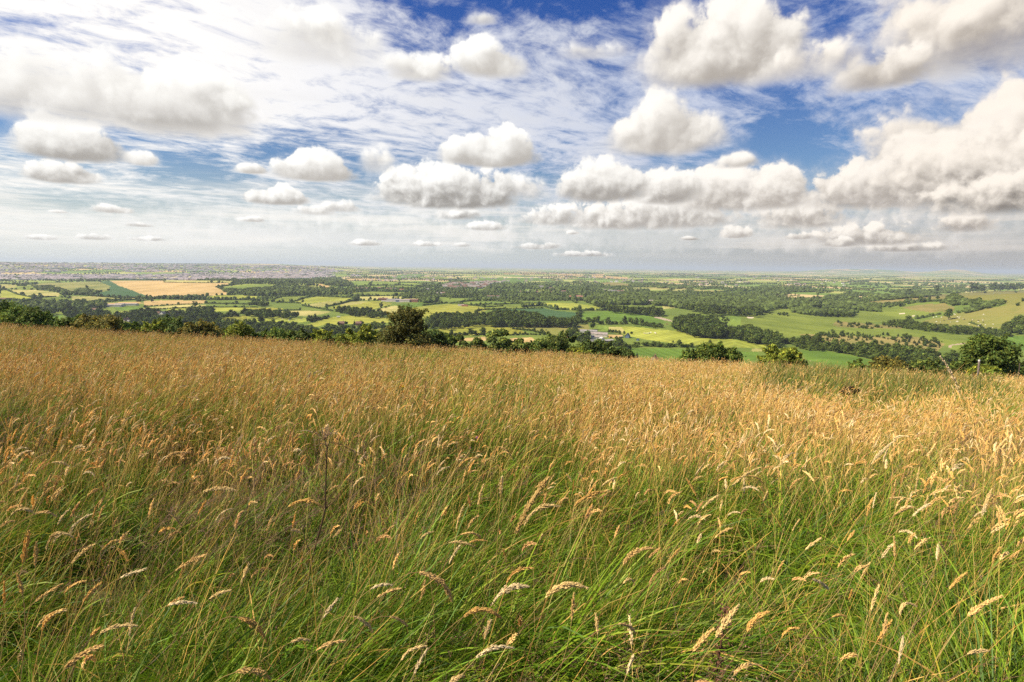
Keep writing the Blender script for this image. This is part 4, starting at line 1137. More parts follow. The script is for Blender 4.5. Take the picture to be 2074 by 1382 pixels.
def build_vale_plants():
    trees = []      # x, y, z, h, kind, var, label, group, width
    for (zm, pts, sp, h, kinds, lab) in WOODS:
        poly = zp(zm, pts)
        cx = [p[0] for p in poly]; cyy = [p[1] for p in poly]
        sx = np.linspace(min(cx), max(cx), 26); sy = np.linspace(min(cyy), max(cyy), 18)
        gu, gv = np.meshgrid(sx, sy)
        ins = inside(gu.ravel(), gv.ravel(), poly)
        G = pix_ground(gu.ravel()[ins], gv.ravel()[ins], 130.0, 9000.0)
        x0, x1, y0, y1 = G[:, 0].min(), G[:, 0].max(), G[:, 1].min(), G[:, 1].max() + 60
        y0 -= 60
        dm = np.hypot(G[:, 0], G[:, 1]).mean()
        sp = max(sp * 0.8, dm * 0.0052)
        nx, ny = max(1, int((x1 - x0) / sp) + 1), max(1, int((y1 - y0) / sp) + 1)
        X, Y = np.meshgrid(x0 + (np.arange(nx)) * sp, y0 + np.arange(ny) * sp)
        X = X.ravel() + (RNG.random(X.size) - 0.5) * sp * 0.9
        Y = Y.ravel() + (RNG.random(Y.size) - 0.5) * sp * 0.9
        Z = terrain(X, Y)
        H = h * (0.72 + 0.5 * RNG.random(len(X)))
        u, v, w = project(np.stack([X, Y, Z + 0.5 * H], 1))
        ok = inside(u, v, poly) & (w > 0)
        ub, vb, _ = project(np.stack([X, Y, Z], 1))
        for (hu, hv, hr) in CLEAR:          # the trees that would stand in front of a house
            ok &= ~((np.abs(ub - hu) < hr) & (vb > hv - 1.0) & (vb < hv + 9.0))
        if sp > 10.5 and len(X) > 60:      # open places inside the larger woods
            ok &= vnoise(X / 95.0 + 5, Y / 240.0 + 9, 44) > (0.52 if sp > 20 else 0.30)
        for x, y, z, hh in zip(X[ok], Y[ok], Z[ok], H[ok]):
            kd = kinds[RNG.integers(len(kinds))]
            wd = (sp / (0.8 * h)) if sp > 0.8 * h else 1.0
            k_ = hh * (0.6 if kd == 'bush' else 1.0)
            trees.append((x, y, z, k_, kd, int(RNG.integers(len(FAR_KINDS[kd]))), lab, 'trees: ' + lab.split(' in ', 1)[-1].split(' on ', 1)[-1], max(0.95, min(1.7, wd)) * (0.9 + 0.25 * RNG.random())))
    # the trees that show largest become things of their own, the rest one mass per kind of place
    app = [t[3] / math.hypot(t[0], t[1]) for t in trees]
    # keep only trees not hidden by the hill crest
    T = np.array([(t[0], t[1], t[2] + t[3]) for t in trees])
    order = np.argsort(app)[::-1]
    pick = []
    for i in order:
        if len(pick) >= 185: break
        pick.append(i)
    pk = set(int(i) for i in pick)
    tree_things([trees[i] for i in pick], None)
    sing = []
    for (zm, x, y, hp, kind, lab) in SINGLES:
        (u, v), = zp(zm, [(x, y)])
        g = pix_ground([u], [v])[0]
        dist = math.hypot(g[0], g[1])
        h = hp / ZOOM[zm][2] / F_PX * g[1] * 1.05
        wd = {'wide': 0.95, 'round': 1.0}.get(kind, 1.0)
        sing.append((g[0], g[1], g[2], h, kind, int(RNG.integers(len(FAR_KINDS[kind]))), lab, None, wd))
    for (zm, x, y, hp) in POPLARS:
        (u, v), = zp(zm, [(x, y)])
        g = pix_ground([u], [v])[0]
        sing.append((g[0], g[1], g[2], hp / ZOOM[zm][2] / F_PX * g[1], 'poplar', int(RNG.integers(2)), 'tall dark poplar in the straight row in the middle of the vale', 'poplars in the straight row', 0.9))
    tree_things(sing, None)
    mg = Merge()
    for i, t in enumerate(trees):
        if i in pk: continue
        d = math.hypot(t[0], t[1])
        tpl = FULL[t[4]][t[5]] if d < 1500 else BLOBS[int(RNG.integers(len(BLOBS)))]
        mg.add(tpl, np.array(t[:3]), t[3] * t[8], t[3], RNG.random() * 6.28, 0.55 + 0.8 * RNG.random())
    o = link('woodland', mg.build('woodland', M_LEAF_FAR))
    tag(o, 'the dense dark woods and copses filling the vale', 'woodland', kind='stuff')
    # hedges
    for (zm, pts, h, hw, lab) in HEDGES:
        P2 = np.array(zp(zm, pts))
        # walk the line on the ground
        U = np.concatenate([np.linspace(P2[i, 0], P2[i + 1, 0], 40) for i in range(len(P2) - 1)])
        Vv = np.concatenate([np.linspace(P2[i, 1], P2[i + 1, 1], 40) for i in range(len(P2) - 1)])
        G = pix_ground(U, Vv)
        seg = np.linalg.norm(np.diff(G[:, :2], axis=0), axis=1)
        seg[seg > 400] = 0
        s = np.concatenate([[0], np.cumsum(seg)])
        L = s[-1]
        d0 = np.hypot(G[:, 0], G[:, 1]).mean()
        step = max(hw * 1.1, d0 * 0.0022)
        q = np.arange(0, L, step)
        if len(q) < 2: q = np.linspace(0, max(L, 1), 2)
        x, y = np.interp(q, s, G[:, 0]), np.interp(q, s, G[:, 1])
        mh = Merge()
        org = np.array([x[0], y[0], terrain(x[0], y[0])])
        x = x + RNG.normal(size=len(x)) * hw * 0.3; y = y + RNG.normal(size=len(x)) * hw * 0.3
        for a, b, zz in zip(x, y, terrain(x, y)):
            big = RNG.random() < (0.10 if h < 5 else 0.22)
            hh = h * (0.75 + 0.5 * RNG.random()) * (1.9 if big else 1.0)
            tpl = FULL['bush'][int(RNG.integers(3))] if (d0 < 1300 and not big) else (FULL['round'][int(RNG.integers(4))] if d0 < 1300 else BLOBS[int(RNG.integers(6))])
            w = max(hw, step * 0.75) / 0.62 * (0.85 + 0.4 * RNG.random()) * (1.35 if big else 1)
            mh.add(tpl, np.array([a, b, zz - 0.1 * hh]) - org, w, hh, RNG.random() * 6.28, 0.75 + 0.5 * RNG.random())
        o = link('hedge', mh.build('hedge', M_LEAF_FAR))
        o.location = org
        tag(o, lab, 'hedge', 'hedges between the fields of the vale')
    # far countryside: hedge lines and copses out to the horizon, too many and too small to count
    mf = Merge()
    field_polys = []
    for f in FIELDS:
        if f[1] not in ('sand', 'track'):
            pl = zp(f[0], f[2]); field_polys.append((pl, min(a for a, b in pl), max(a for a, b in pl), min(b for a, b in pl), max(b for a, b in pl)))
    for _ in range(1150):
        d = 1 / (1 / 1700 + RNG.random() * (1 / 17000 - 1 / 1700))
        d = d if RNG.random() < 0.7 else 2200 + RNG.random() * 9000
        az = rad(-46 + 92 * RNG.random())
        x, y = d * math.sin(az), d * math.cos(az)
        ang = (0.25 if RNG.random() < 0.78 else 1.45) + RNG.normal() * 0.25 + 0.5 * math.sin(x / 2100.0)
        L = (120 + 330 * RNG.random()) * (1 + d / 9000)
        copse = RNG.random() < 0.12
        step = max(12, d * 0.0042)
        n = max(3, int(L / step))
        hh0 = 4 + 6 * RNG.random()
        t = (np.arange(n) / n - 0.5) * L
        a = x + math.cos(ang) * t + RNG.normal(size=n) * (step * 1.4 if copse else 2)
        b = y + math.sin(ang) * t + RNG.normal(size=n) * (step * 3.0 if copse else 2)
        z = terrain(a, b)
        ok = b > 700
        if d < 7000:
            u, v, w = project(np.stack([a, b, z], 1))
            for pl, ax, bx, ay, by in field_polys:
                s = ok & (u >= ax) & (u <= bx) & (v >= ay) & (v <= by)
                if s.any():
                    ok[s] &= ~inside(u[s], v[s], pl)
        for k in np.where(ok)[0]:
            h = hh0 * (0.6 + 0.9 * RNG.random()) * (1.25 if copse else 1)
            mf.add(BLOBS[int(RNG.integers(6))], np.array([a[k], b[k], z[k] - 0.5]), max(h * 1.0, step * 0.66), h, RNG.random() * 6.28, 0.75 + 0.5 * RNG.random())
    o = link('distant_treeline', mf.build('distant_treeline', M_LEAF_FAR))
    tag(o, 'countless far hedges and copses across the plain up to the horizon', 'treeline', kind='stuff')
    # small pines and bushes on the dry golf rough
    Pn = Merge()
    pines = []
    for (zm, pts, n) in ((4, [(560,630),(700,625),(900,640),(1000,640),(1290,660),(1480,690),(1460,740),(1150,720),(900,700),(620,690)], 150), (4, [(700,555),(900,560),(1190,590),(900,605),(720,590)], 45), (3, [(1640,545),(1760,540),(1900,575),(1700,590)], 40), (4, [(200,488),(350,490),(360,510),(210,500)], 25)):
        poly = zp(zm, pts)
        xs = [p[0] for p in poly]; ys = [p[1] for p in poly]
        u = RNG.uniform(min(xs), max(xs), n * 4); v = RNG.uniform(min(ys), max(ys), n * 4)
        ok = inside(u, v, poly)
        G = pix_ground(u[ok][:n], v[ok][:n])
        pines += [tuple(g) for g in G]
    pines.sort(key=lambda g: math.hypot(g[0], g[1]))
    hs = [2.0 + 4.5 * RNG.random() for _ in pines]
    big = set(np.argsort([-h / math.hypot(g[0], g[1]) for h, g in zip(hs, pines)])[:70].tolist())
    things = []
    for i, (g, h) in enumerate(zip(pines, hs)):
        kd = 'conifer' if RNG.random() < 0.6 else 'bush'
        if i in big:
            things.append((g[0], g[1], g[2], h, kd, int(RNG.integers(2)), 'small dark young pine on the dry rough of the golf course' if kd == 'conifer' else 'small dark bush on the dry rough of the golf course', 'young pines and bushes on the golf rough', 1.25))
        else:
            Pn.add(FULL[kd][0], np.array(g), h * 1.25, h, RNG.random() * 6, 0.8)
    tree_things(things, None)
    tag(link('scrub', Pn.build('scrub', M_LEAF_FAR)), 'scattered low scrub on the golf rough', 'scrub', kind='stuff')
build_vale_plants()

# ------------------------------------------------------------------ buildings
def gable_parts(w, l, h, rh, over=0.4):
    """walls w x l with gables on the short ends (ridge along x = l), and a roof of two thick slopes"""
    a, b = l / 2, w / 2
    V = np.array([(-a, -b, -1), (a, -b, -1), (a, b, -1), (-a, b, -1), (-a, -b, h), (a, -b, h), (a, b, h), (-a, b, h), (-a, 0, h + rh), (a, 0, h + rh)], float)
    wall = MB(); wall.add(V, np.array([(0, 1, 5, 4), (2, 3, 7, 6)])); wall.add(V, np.array([(0, 4, 8, 7, 3), (1, 2, 6, 9, 5)]))
    roof = MB()
    t = 0.25
    k = rh / b
    for s in (-1, 1):
        e = b + over
        R = np.array([(-a - over, 0, h + rh + 0.02), (a + over, 0, h + rh + 0.02), (a + over, s * e, h - k * over + 0.02), (-a - over, s * e, h - k * over + 0.02)])
        R = np.concatenate([R, R + np.array([0, 0, t])])
        roof.add(R, np.array([(4, 5, 6, 7), (0, 3, 2, 1), (0, 1, 5, 4), (1, 2, 6, 5), (2, 3, 7, 6), (3, 0, 4, 7)]))
    return wall, roof

HOUSE_CACHE = {}
def house_meshes(key, dims, mw, mr):
    if key not in HOUSE_CACHE:
        w, l, h, rh = dims
        wall, roof = gable_parts(w, l, h, rh)
        win = MB(); n = max(2, int(l / 3.2))
        for s in (-1, 1):
            for i in range(n):
                x = -l / 2 + (i + 0.5) * l / n
                for z in ([1.0, 3.6] if h > 4.4 else [1.0]):
                    win.add(*box(x - 0.5, x + 0.5, s * w / 2 - 0.05, s * w / 2 + 0.05, z, z + 1.2))
        HOUSE_CACHE[key] = (wall.build('wall', mw), roof.build('roof', mr), win.build('window', M_DARK))
    return HOUSE_CACHE[key]

def house(name, key, dims, mw, mr, loc, rz, lab, cat='house', group=None, chimney=True, windows=True):
    a, b, c = house_meshes(key, dims, mw, mr)
    r = empty(name, loc, rz)
    tag(r, lab, cat, group)
    link('wall', a, r)
    rf = link('roof', b, r)
    if windows: link('windows', c, r)['kind'] = 'stuff'
    if chimney:
        if 'chimney' not in HOUSE_CACHE:
            m_ = MB(); m_.add(*box(-0.45, 0.45, -0.45, 0.45, -1.2, 1.3)); HOUSE_CACHE['chimney'] = m_.build('chimney', M_BRICK)
        ch = link('chimney', HOUSE_CACHE['chimney'], rf)
        ch.location = (dims[1] * 0.36, 0, dims[2] + dims[3])
    return r

def at(zm, x, y):
    (u, v), = zp(zm, [(x, y)])
    return pix_ground([u], [v])[0]

def build_buildings():
    G = np.random.default_rng(5)
    C7 = (7, 11, 5, 3.2)
    # the farm in the middle of the vale
    def farm(x, y, dims, mw, mr, rz, lab, name='barn', cat='barn', **k):
        g = at(3, x, y)
        dims = tuple(v * 0.80 for v in dims)
        return house(name, 'farm%d_%d' % (x, y), dims, mw, mr, g, rad(rz), lab, cat, 'farm buildings', chimney=k.get('chimney', False), windows=k.get('windows', False))
    farm(738, 672, (12, 34, 4.5, 2.2), M_WHITE, M_SLATE, -14, 'long grey-roofed shed at the back of the farm')
    farm(775, 692, (14, 26, 4.5, 2.6), M_WHITE, M_PALEROOF, -8, 'pale-roofed cattle shed in the middle of the farm')
    farm(838, 700, (16, 22, 5, 3.0), M_CREAM, M_PALEROOF, -10, 'pinkish-roofed shed on the right side of the farm')
    farm(800, 715, (10, 20, 3.6, 2.0), M_WHITE, M_PALEROOF, -6, 'low pale shed in front of the cattle shed')
    farm(840, 727, (6, 8, 3.2, 1.8), M_WHITE, M_WHITE, -70, 'small white gabled outbuilding at the farmyard')
    farm(700, 730, (6, 12, 3.0, 2.0), M_CREAM, M_TILE, -10, 'low stone outbuilding among the farm trees')
    farm(895, 742, (10, 17, 2.6, 0.8), M_DARK, M_SLATE, -4, 'low dark flat shed at the front of the farmyard')
    farm(618, 704, (8, 11, 5.2, 3.8), M_BRICK, M_TILE, 78, 'red-tiled farmhouse among dark trees', 'farmhouse', 'house', chimney=True, windows=True)
    farm(588, 706, (7, 9, 3.6, 2.8), M_BRICK, M_TILE, 5, 'low red-roofed wing left of the farmhouse', 'farm_cottage', 'house', chimney=True, windows=True)
    farm(1040, 708, (8, 12, 3.4, 5.0), M_BLUE, M_BLUE, 70, 'steep blue-grey barn standing apart on the right')
    farm(1120, 730, (4, 5, 2.2, 1.2), M_BLUE, M_BLUE, 60, 'small blue-grey hut in the mown pasture', 'hut', 'hut')
    # the lone gabled house just over the crest, with its pole
    g = at(3, 1248, 908)
    house('stone_cottage', 'stonec', (7, 9, 4.4, 4.2), M_STONE, M_TILE, g, rad(62), 'steep-gabled cottage showing just above the meadow edge', 'house', None)
    m_ = MB(); m_.add(*tube([(0, 0, -0.5), (0, 0, 4.5), (0, 0, 9)], [0.14, 0.12, 0.09], 6)); m_.add(*box(-0.9, 0.9, -0.06, 0.06, 8.3, 8.45))
    p = link('utility_pole', m_.build('utility_pole', M_BARK)); p.location = at(3, 1242, 897)
    tag(p, 'thin utility pole beside the steep-gabled cottage', 'pole')
    # works left of the hawthorn
    for x, y, dims, mw, mr, rz, lab in (
        (1100, 432, (14, 26, 5, 2), M_BRICK, M_TILE, 5, 'red-roofed shed at the left end of the works'),
        (1190, 441, (14, 40, 5, 2), M_CREAM, M_SLATE, -3, 'long grey shed of the works'),
        (1240, 445, (12, 24, 5, 1.6), M_BLUE, M_SLATE, -3, 'blue-sided shed of the works'),
        (1278, 446, (16, 28, 5, 2), M_CREAM, M_PALEROOF, -3, 'pale-roofed shed of the works'),
        (1335, 446, (14, 34, 6, 2.4), M_BRICK, M_TILE, -3, 'brick shed at the right end of the works')):
        house('works_shed', 'w%d' % x, dims, mw, mr, at(2, x, y), rad(rz), lab, 'shed', 'sheds of the works', False, False)
    # houses one can point to
    cottages = [
        (1, 925, 485, (12, 34, 4, 2), M_WHITE, M_PALEROOF, 4, 'long white farm shed among the left woods'),
        (1, 970, 479, (10, 20, 4, 2), M_WHITE, M_SLATE, 4, 'second white shed just behind the long white one'),
        (1, 1050, 474, (12, 34, 3.5, 1.6), M_WHITE, M_PALEROOF, 4, 'low pale shed at the right of the white sheds'),
        (1, 770, 528, C7, M_CREAM, M_TILE, 10, 'pink-walled house half hidden in the left woods'),
        (1, 1285, 558, C7, M_WHITE, M_TILE, 15, 'left white house in the group among the left woods'),
        (1, 1325, 560, (8, 14, 5.5, 3.4), M_WHITE, M_SLATE, 80, 'gabled white house in the group among the left woods'),
        (1, 1380, 556, C7, M_CREAM, M_TILE, 10, 'cream house right of the gabled white one'),
        (1, 1435, 552, (8, 15, 5, 3.5), M_STONE, M_TILE, -15, 'stone house at the right of the group in the left woods'),
        (1, 1018, 617, (7, 10, 5, 3.6), M_CREAM, M_TILE, 70, 'red-gabled house just behind the left crest bushes'),
        (1, 1065, 622, (7, 12, 3.6, 2.6), M_STONE, M_SLATE, 10, 'grey-roofed outbuilding just behind the left crest bushes'),
        (1, 215, 305, (16, 40, 5, 2), M_CREAM, M_TILE, 3, 'long brownish barn below the town'),
        (1, 60, 432, (12, 30, 4, 2), M_BRICK, M_TILE, 3, 'low red barn at the left edge'),
        (2, 763, 636, (7, 10, 4, 3), M_BRICK, M_TILE, 10, 'red roof left of the pointed conifer'),
        (2, 903, 636, (7, 9, 4, 3), M_BRICK, M_TILE, 10, 'red roof right of the pointed conifer'),
        (2, 740, 572, (2.2, 6, 2.0, 0.5), M_WHITE, M_WHITE, 10, 'white trailer standing in the broad yellow-green field'),
        (2, 890, 345, C7, M_WHITE, M_TILE, 4, 'first white cottage of the terrace row left of the far village'),
        (2, 915, 345, C7, M_WHITE, M_SLATE, 4, 'second white cottage of the terrace row'),
        (2, 940, 346, C7, M_CREAM, M_TILE, 4, 'third cottage of the terrace row, cream'),
        (2, 965, 346, C7, M_WHITE, M_TILE, 4, 'fourth white cottage of the terrace row'),
        (2, 992, 347, C7, M_WHITE, M_PALEROOF, 4, 'fifth white cottage of the terrace row'),
        (2, 1075, 342, (9, 20, 5, 3), M_WHITE, M_TILE, 6, 'white house right of the terrace row'),
        (2, 1130, 350, C7, M_WHITE, M_TILE, 3, 'left white cottage below the joined green fields'),
        (2, 1160, 350, C7, M_CREAM, M_TILE, 3, 'middle cream cottage below the joined green fields'),
        (2, 1195, 350, C7, M_WHITE, M_SLATE, 3, 'right white cottage below the joined green fields'),
        (2, 1250, 362, (9, 16, 6, 4), M_WHITE, M_BRICK, 8, 'red-roofed white house below the joined green fields'),
        (2, 1450, 352, (9, 22, 5, 3), M_WHITE, M_SLATE, 3, 'white house left of the far village wood'),
        (2, 1555, 386, (9, 18, 5, 3), M_WHITE, M_PALEROOF, 3, 'white house above the poplars'),
        (2, 1590, 384, C7, M_CREAM, M_TILE, 3, 'cream house left of the poplar row'),
        (2, 1290, 268, (10, 24, 5, 3), M_CREAM, M_TILE, 3, 'cream farmhouse beside the rising light green field'),
        (2, 1730, 478, (5, 16, 3, 1), M_WHITE, M_PALEROOF, -6, 'white field shed at the corner of the wide light green field'),
        (2, 1760, 482, (5, 16, 3, 1), M_BRICK, M_BRICK, -10, 'red field shed at the corner of the wide light green field'),
        (2, 1990, 408, (12, 40, 4, 1.5), M_WHITE, M_TILE, 2, 'long white stable right of the poplars'),
        (3, 215, 360, C7, M_WHITE, M_TILE, 5, 'white cottage at the left of the middle village'),
        (3, 240, 360, C7, M_CREAM, M_TILE, 40, 'cream cottage at the left of the middle village'),
        (3, 270, 360, C7, M_WHITE, M_SLATE, 5, 'slate-roofed white cottage at the left of the middle village'),
        (3, 335, 362, C7, M_CREAM, M_TILE, 5, 'cream cottage in the middle village row'),
        (3, 362, 364, C7, M_WHITE, M_TILE, 85, 'gable-on white cottage in the middle village row'),
        (3, 400, 361, (8, 16, 5, 3), M_WHITE, M_SLATE, 5, 'long white house in the middle village row'),
        (3, 440, 363, C7, M_WHITE, M_TILE, 5, 'white cottage at the right of the middle village row'),
        (3, 368, 325, (12, 22, 9, 4), M_CREAM, M_SLATE, 5, 'tall cream manor above the middle village'),
        (3, 430, 329, (9, 26, 5, 3), M_CREAM, M_TILE, 5, 'long cream house right of the tall manor'),
        (3, 470, 328, C7, M_CREAM, M_TILE, 5, 'small cream house at the end of the manor row'),
        (3, 545, 356, (8, 18, 5, 3), M_WHITE, M_TILE, 5, 'white house alone in the trees right of the village row'),
        (3, 890, 345, (18, 44, 6, 2), M_CREAM, M_PALEROOF, 3, 'pale warehouse beyond the great wood'),
        (3, 925, 352, (16, 36, 6, 2), M_WHITE, M_SLATE, 3, 'white warehouse in front of the pale one'),
        (3, 970, 354, C7, M_WHITE, M_TILE, 3, 'white house right of the warehouses'),
        (3, 1000, 354, C7, M_CREAM, M_TILE, 3, 'cream house right of the warehouses'),
        (3, 1125, 340, (8, 16, 5, 3), M_WHITE, M_BRICK, 12, 'white house alone beyond the great wood'),
        (3, 640, 400, (12, 44, 5, 3), M_BRICK, M_BRICK, -4, 'long red brick house in front of the great wood'),
        (3, 660, 398, (9, 16, 6, 3), M_BRICK, M_TILE, -4, 'brick wing at the right of the long red house'),
        (3, 1218, 444, (14, 30, 8, 3), M_STONE, M_PALEROOF, -10, 'pale stone mansion inside the great wood'),
        (3, 1190, 446, (10, 12, 5, 2), M_STONE, M_TILE, -10, 'low stone wing of the mansion in the great wood'),
    ]
    for i, (zm, x, y, dims, mw, mr, rz, lab) in enumerate(cottages):
        g = at(zm, x, y)
        nm = 'shed' if ('shed' in lab or 'stable' in lab) else 'barn' if 'barn' in lab else 'trailer' if 'trailer' in lab else 'warehouse' if 'warehouse' in lab else 'cottage' if 'cottage' in lab else 'house'
        house(nm, (dims, mw.name, mr.name), dims, mw, mr, g, rad(rz), lab, nm, None, chimney=nm in ('cottage', 'house'), windows=nm in ('cottage', 'house'))
    # the far village: every house an object, a few pixels each
    poly = zp(2, [(1575, 325), (1640, 297), (1760, 292), (1900, 286), (2000, 284), (2074, 290), (2000, 298), (1960, 318), (1900, 342), (1760, 338), (1640, 343)])
    u = G.uniform(893, 1022, 900); v = G.uniform(570, 588, 900)
    ok = inside(u, v, poly); u, v = u[ok], v[ok]
    keep = []
    Pv = pix_ground(u, v)
    for i in range(len(u)):
        if all(abs(u[i] - u[j]) * 1.0 + abs(v[i] - v[j]) * 2.2 > 2.6 for j in keep): keep.append(i)
        if len(keep) >= 110: break
    vm = []
    for (mw, mr) in ((M_CREAM, M_TILE), (M_WHITE, M_PALEROOF), (M_WHITE, M_TILE), (M_CREAM, M_PALEROOF)):
        wall, roof = gable_parts(9, 15, 5.5, 3.6)
        a = wall; n = a.n
        me = mesh('village_house', np.concatenate(a.V + roof.V), [np.concatenate(a.F[4]), np.concatenate(a.F[5]), np.concatenate(roof.F[4]) + n], [mw, mr],
                  mat_idx=[0] * 4 + [1] * 12)
        vm.append(me)
    for j in keep:
        o = link('village_house', vm[int(G.integers(4))])
        o.location = Pv[j]; o.rotation_euler = (0, 0, G.choice([0.1, 0.15, 1.6, 0.4]))
        o.scale = (1.2, 1.2, 1.25)
        tag(o, 'small cream house with a pitched roof in the far village', 'house', 'houses of the far village')
    # the town on the skyline at the left: thousands of roofs that read as one mass
    T = MB()
    n = 8200
    d = 1 / (1 / 3150 + G.random(n) * (1 / 9800 - 1 / 3150))
    az = np.radians(-47 + 32 * G.random(n) ** 0.9)
    x, y = d * np.sin(az), d * np.cos(az)
    dens = vnoise(x / 330, y / 420, 31) * 0.55 + vnoise(x / 1100, y / 900, 32) * 0.6 + 0.22 * sstep(5200, 7000, d) - 0.35 * sstep(-20, -16, np.degrees(az))
    ok = dens > 0.46
    x, y, d = x[ok], y[ok], d[ok]
    z = terrain(x, y)
    pal = np.array([(0.54, 0.52, 0.50), (0.62, 0.62, 0.62), (0.40, 0.33, 0.31), (0.48, 0.44, 0.42), (0.34, 0.33, 0.35), (0.74, 0.73, 0.72)])
    for i in range(len(x)):
        ang = 0.15 + 0.5 * vnoise(np.array([x[i] / 500]), np.array([y[i] / 500]), 9)[0] + (PI / 2 if G.random() < 0.3 else 0)
        l = (10 + 14 * G.random()) * (1 + d[i] / 16000); w = 9 + 3 * G.random(); h = 5.5 + 2.5 * G.random()
        if G.random() < 0.03: l *= 2.5; w *= 2; h *= 1.1
        rot = np.array([[math.cos(ang), -math.sin(ang), 0], [math.sin(ang), math.cos(ang), 0], [0, 0, 1]])
        a, b = l / 2, w / 2
        Vw = np.array([(-a, -b, -2), (a, -b, -2), (a, b, -2), (-a, b, -2), (-a, -b, h), (a, -b, h), (a, b, h), (-a, b, h), (-a, 0, h + 3), (a, 0, h + 3)]) @ rot.T + (x[i], y[i], z[i])
        c = pal[G.integers(6)] * (0.95 + 0.35 * G.random())
        T.add(Vw, np.array([(0, 1, 5, 4), (1, 2, 6, 5), (2, 3, 7, 6), (3, 0, 4, 7)]), c)
        T.add(Vw[4:], np.array([(0, 1, 5, 4), (2, 3, 4, 5), (0, 4, 3, 3)])[:2], np.array((0.36, 0.30, 0.30)) * (0.7 + 0.7 * G.random()))
    tag(link('distant_town', T.build('distant_town', M_PLAIN)), 'wide pale town of countless small houses on the left skyline', 'town', kind='stuff')
    # scattered far farms and hamlets
    T2 = MB()
    n = 300
    d = 1 / (1 / 3600 + G.random(n) * (1 / 13000 - 1 / 2600)); az = np.radians(-20 + 50 * G.random(n))
    for dd, aa in zip(d, az):
        x0, y0 = dd * math.sin(aa), dd * math.cos(aa)
        for _ in range(int(1 + 5 * G.random() ** 2)):
            x1, y1 = x0 + G.normal() * 60, y0 + G.normal() * 60
            l, w, h = 10 + 10 * G.random(), 9, 6
            Vb, Fb = box(-l / 2, l / 2, -w / 2, w / 2, -2, h)
            T2.add(Vb + (x1, y1, float(terrain(x1, y1))), Fb, pal[G.integers(6)] * 1.05)
            R = np.array([(-l / 2, -w / 2, h), (l / 2, -w / 2, h), (l / 2, 0, h + 3), (-l / 2, 0, h + 3), (l / 2, w / 2, h), (-l / 2, w / 2, h)]) + (x1, y1, float(terrain(x1, y1)) + 0.01)
            T2.add(R, np.array([(0, 1, 2, 3), (3, 2, 4, 5)]), np.array((0.30, 0.2, 0.17)))
    tag(link('distant_hamlets', T2.build('distant_hamlets', M_PLAIN)), 'pale specks of far hamlets and farms on the plain', 'hamlets', kind='stuff')
build_buildings()

# ------------------------------------------------------------------ animals and vehicles in the vale
def grazing_mesh(name, tint, big):
    """a four-legged grazing animal as one skinned body: shaped trunk, lowered head, jointed legs, ears, tail"""
    b = MB()
    V, F = ICO1
    L = 1.0
    prof = V.copy()
    prof = prof * np.array([0.62, 0.27, 0.30])
    prof[:, 2] += 0.05 * (prof[:, 0] > 0.2)
    body = prof + (0, 0, 0.72)
    b.add(body, F, tint)
    b.add(*tube([(0.5, 0, 0.82), (0.72, 0, 0.72), (0.86, 0, 0.42)], [0.17, 0.13, 0.10], 7), tint)
    b.add(*tube([(0.84, 0, 0.46), (0.94, 0, 0.28), (0.99, 0, 0.16)], [0.11, 0.095, 0.06], 7), np.array(tint) * 0.85)
    for s in (-1, 1):
        b.add(*tube([(0.80, s * 0.09, 0.5), (0.78, s * 0.2, 0.52)], [0.04, 0.02], 5), tint)
        b.add(*tube([(0.42, s * 0.14, 0.66), (0.40, s * 0.14, 0.34), (0.43, s * 0.14, -0.02)], [0.10, 0.06, 0.045], 6), tint)
        b.add(*tube([(-0.42, s * 0.15, 0.72), (-0.36, s * 0.15, 0.48), (-0.50, s * 0.15, 0.30), (-0.46, s * 0.15, -0.02)], [0.14, 0.085, 0.055, 0.045], 6), tint)
    b.add(*tube([(-0.6, 0, 0.85), (-0.68, 0, 0.6), (-0.67, 0, 0.4)], [0.04, 0.03, 0.03], 5), tint)
    return b.build(name, M_PLAIN, True)

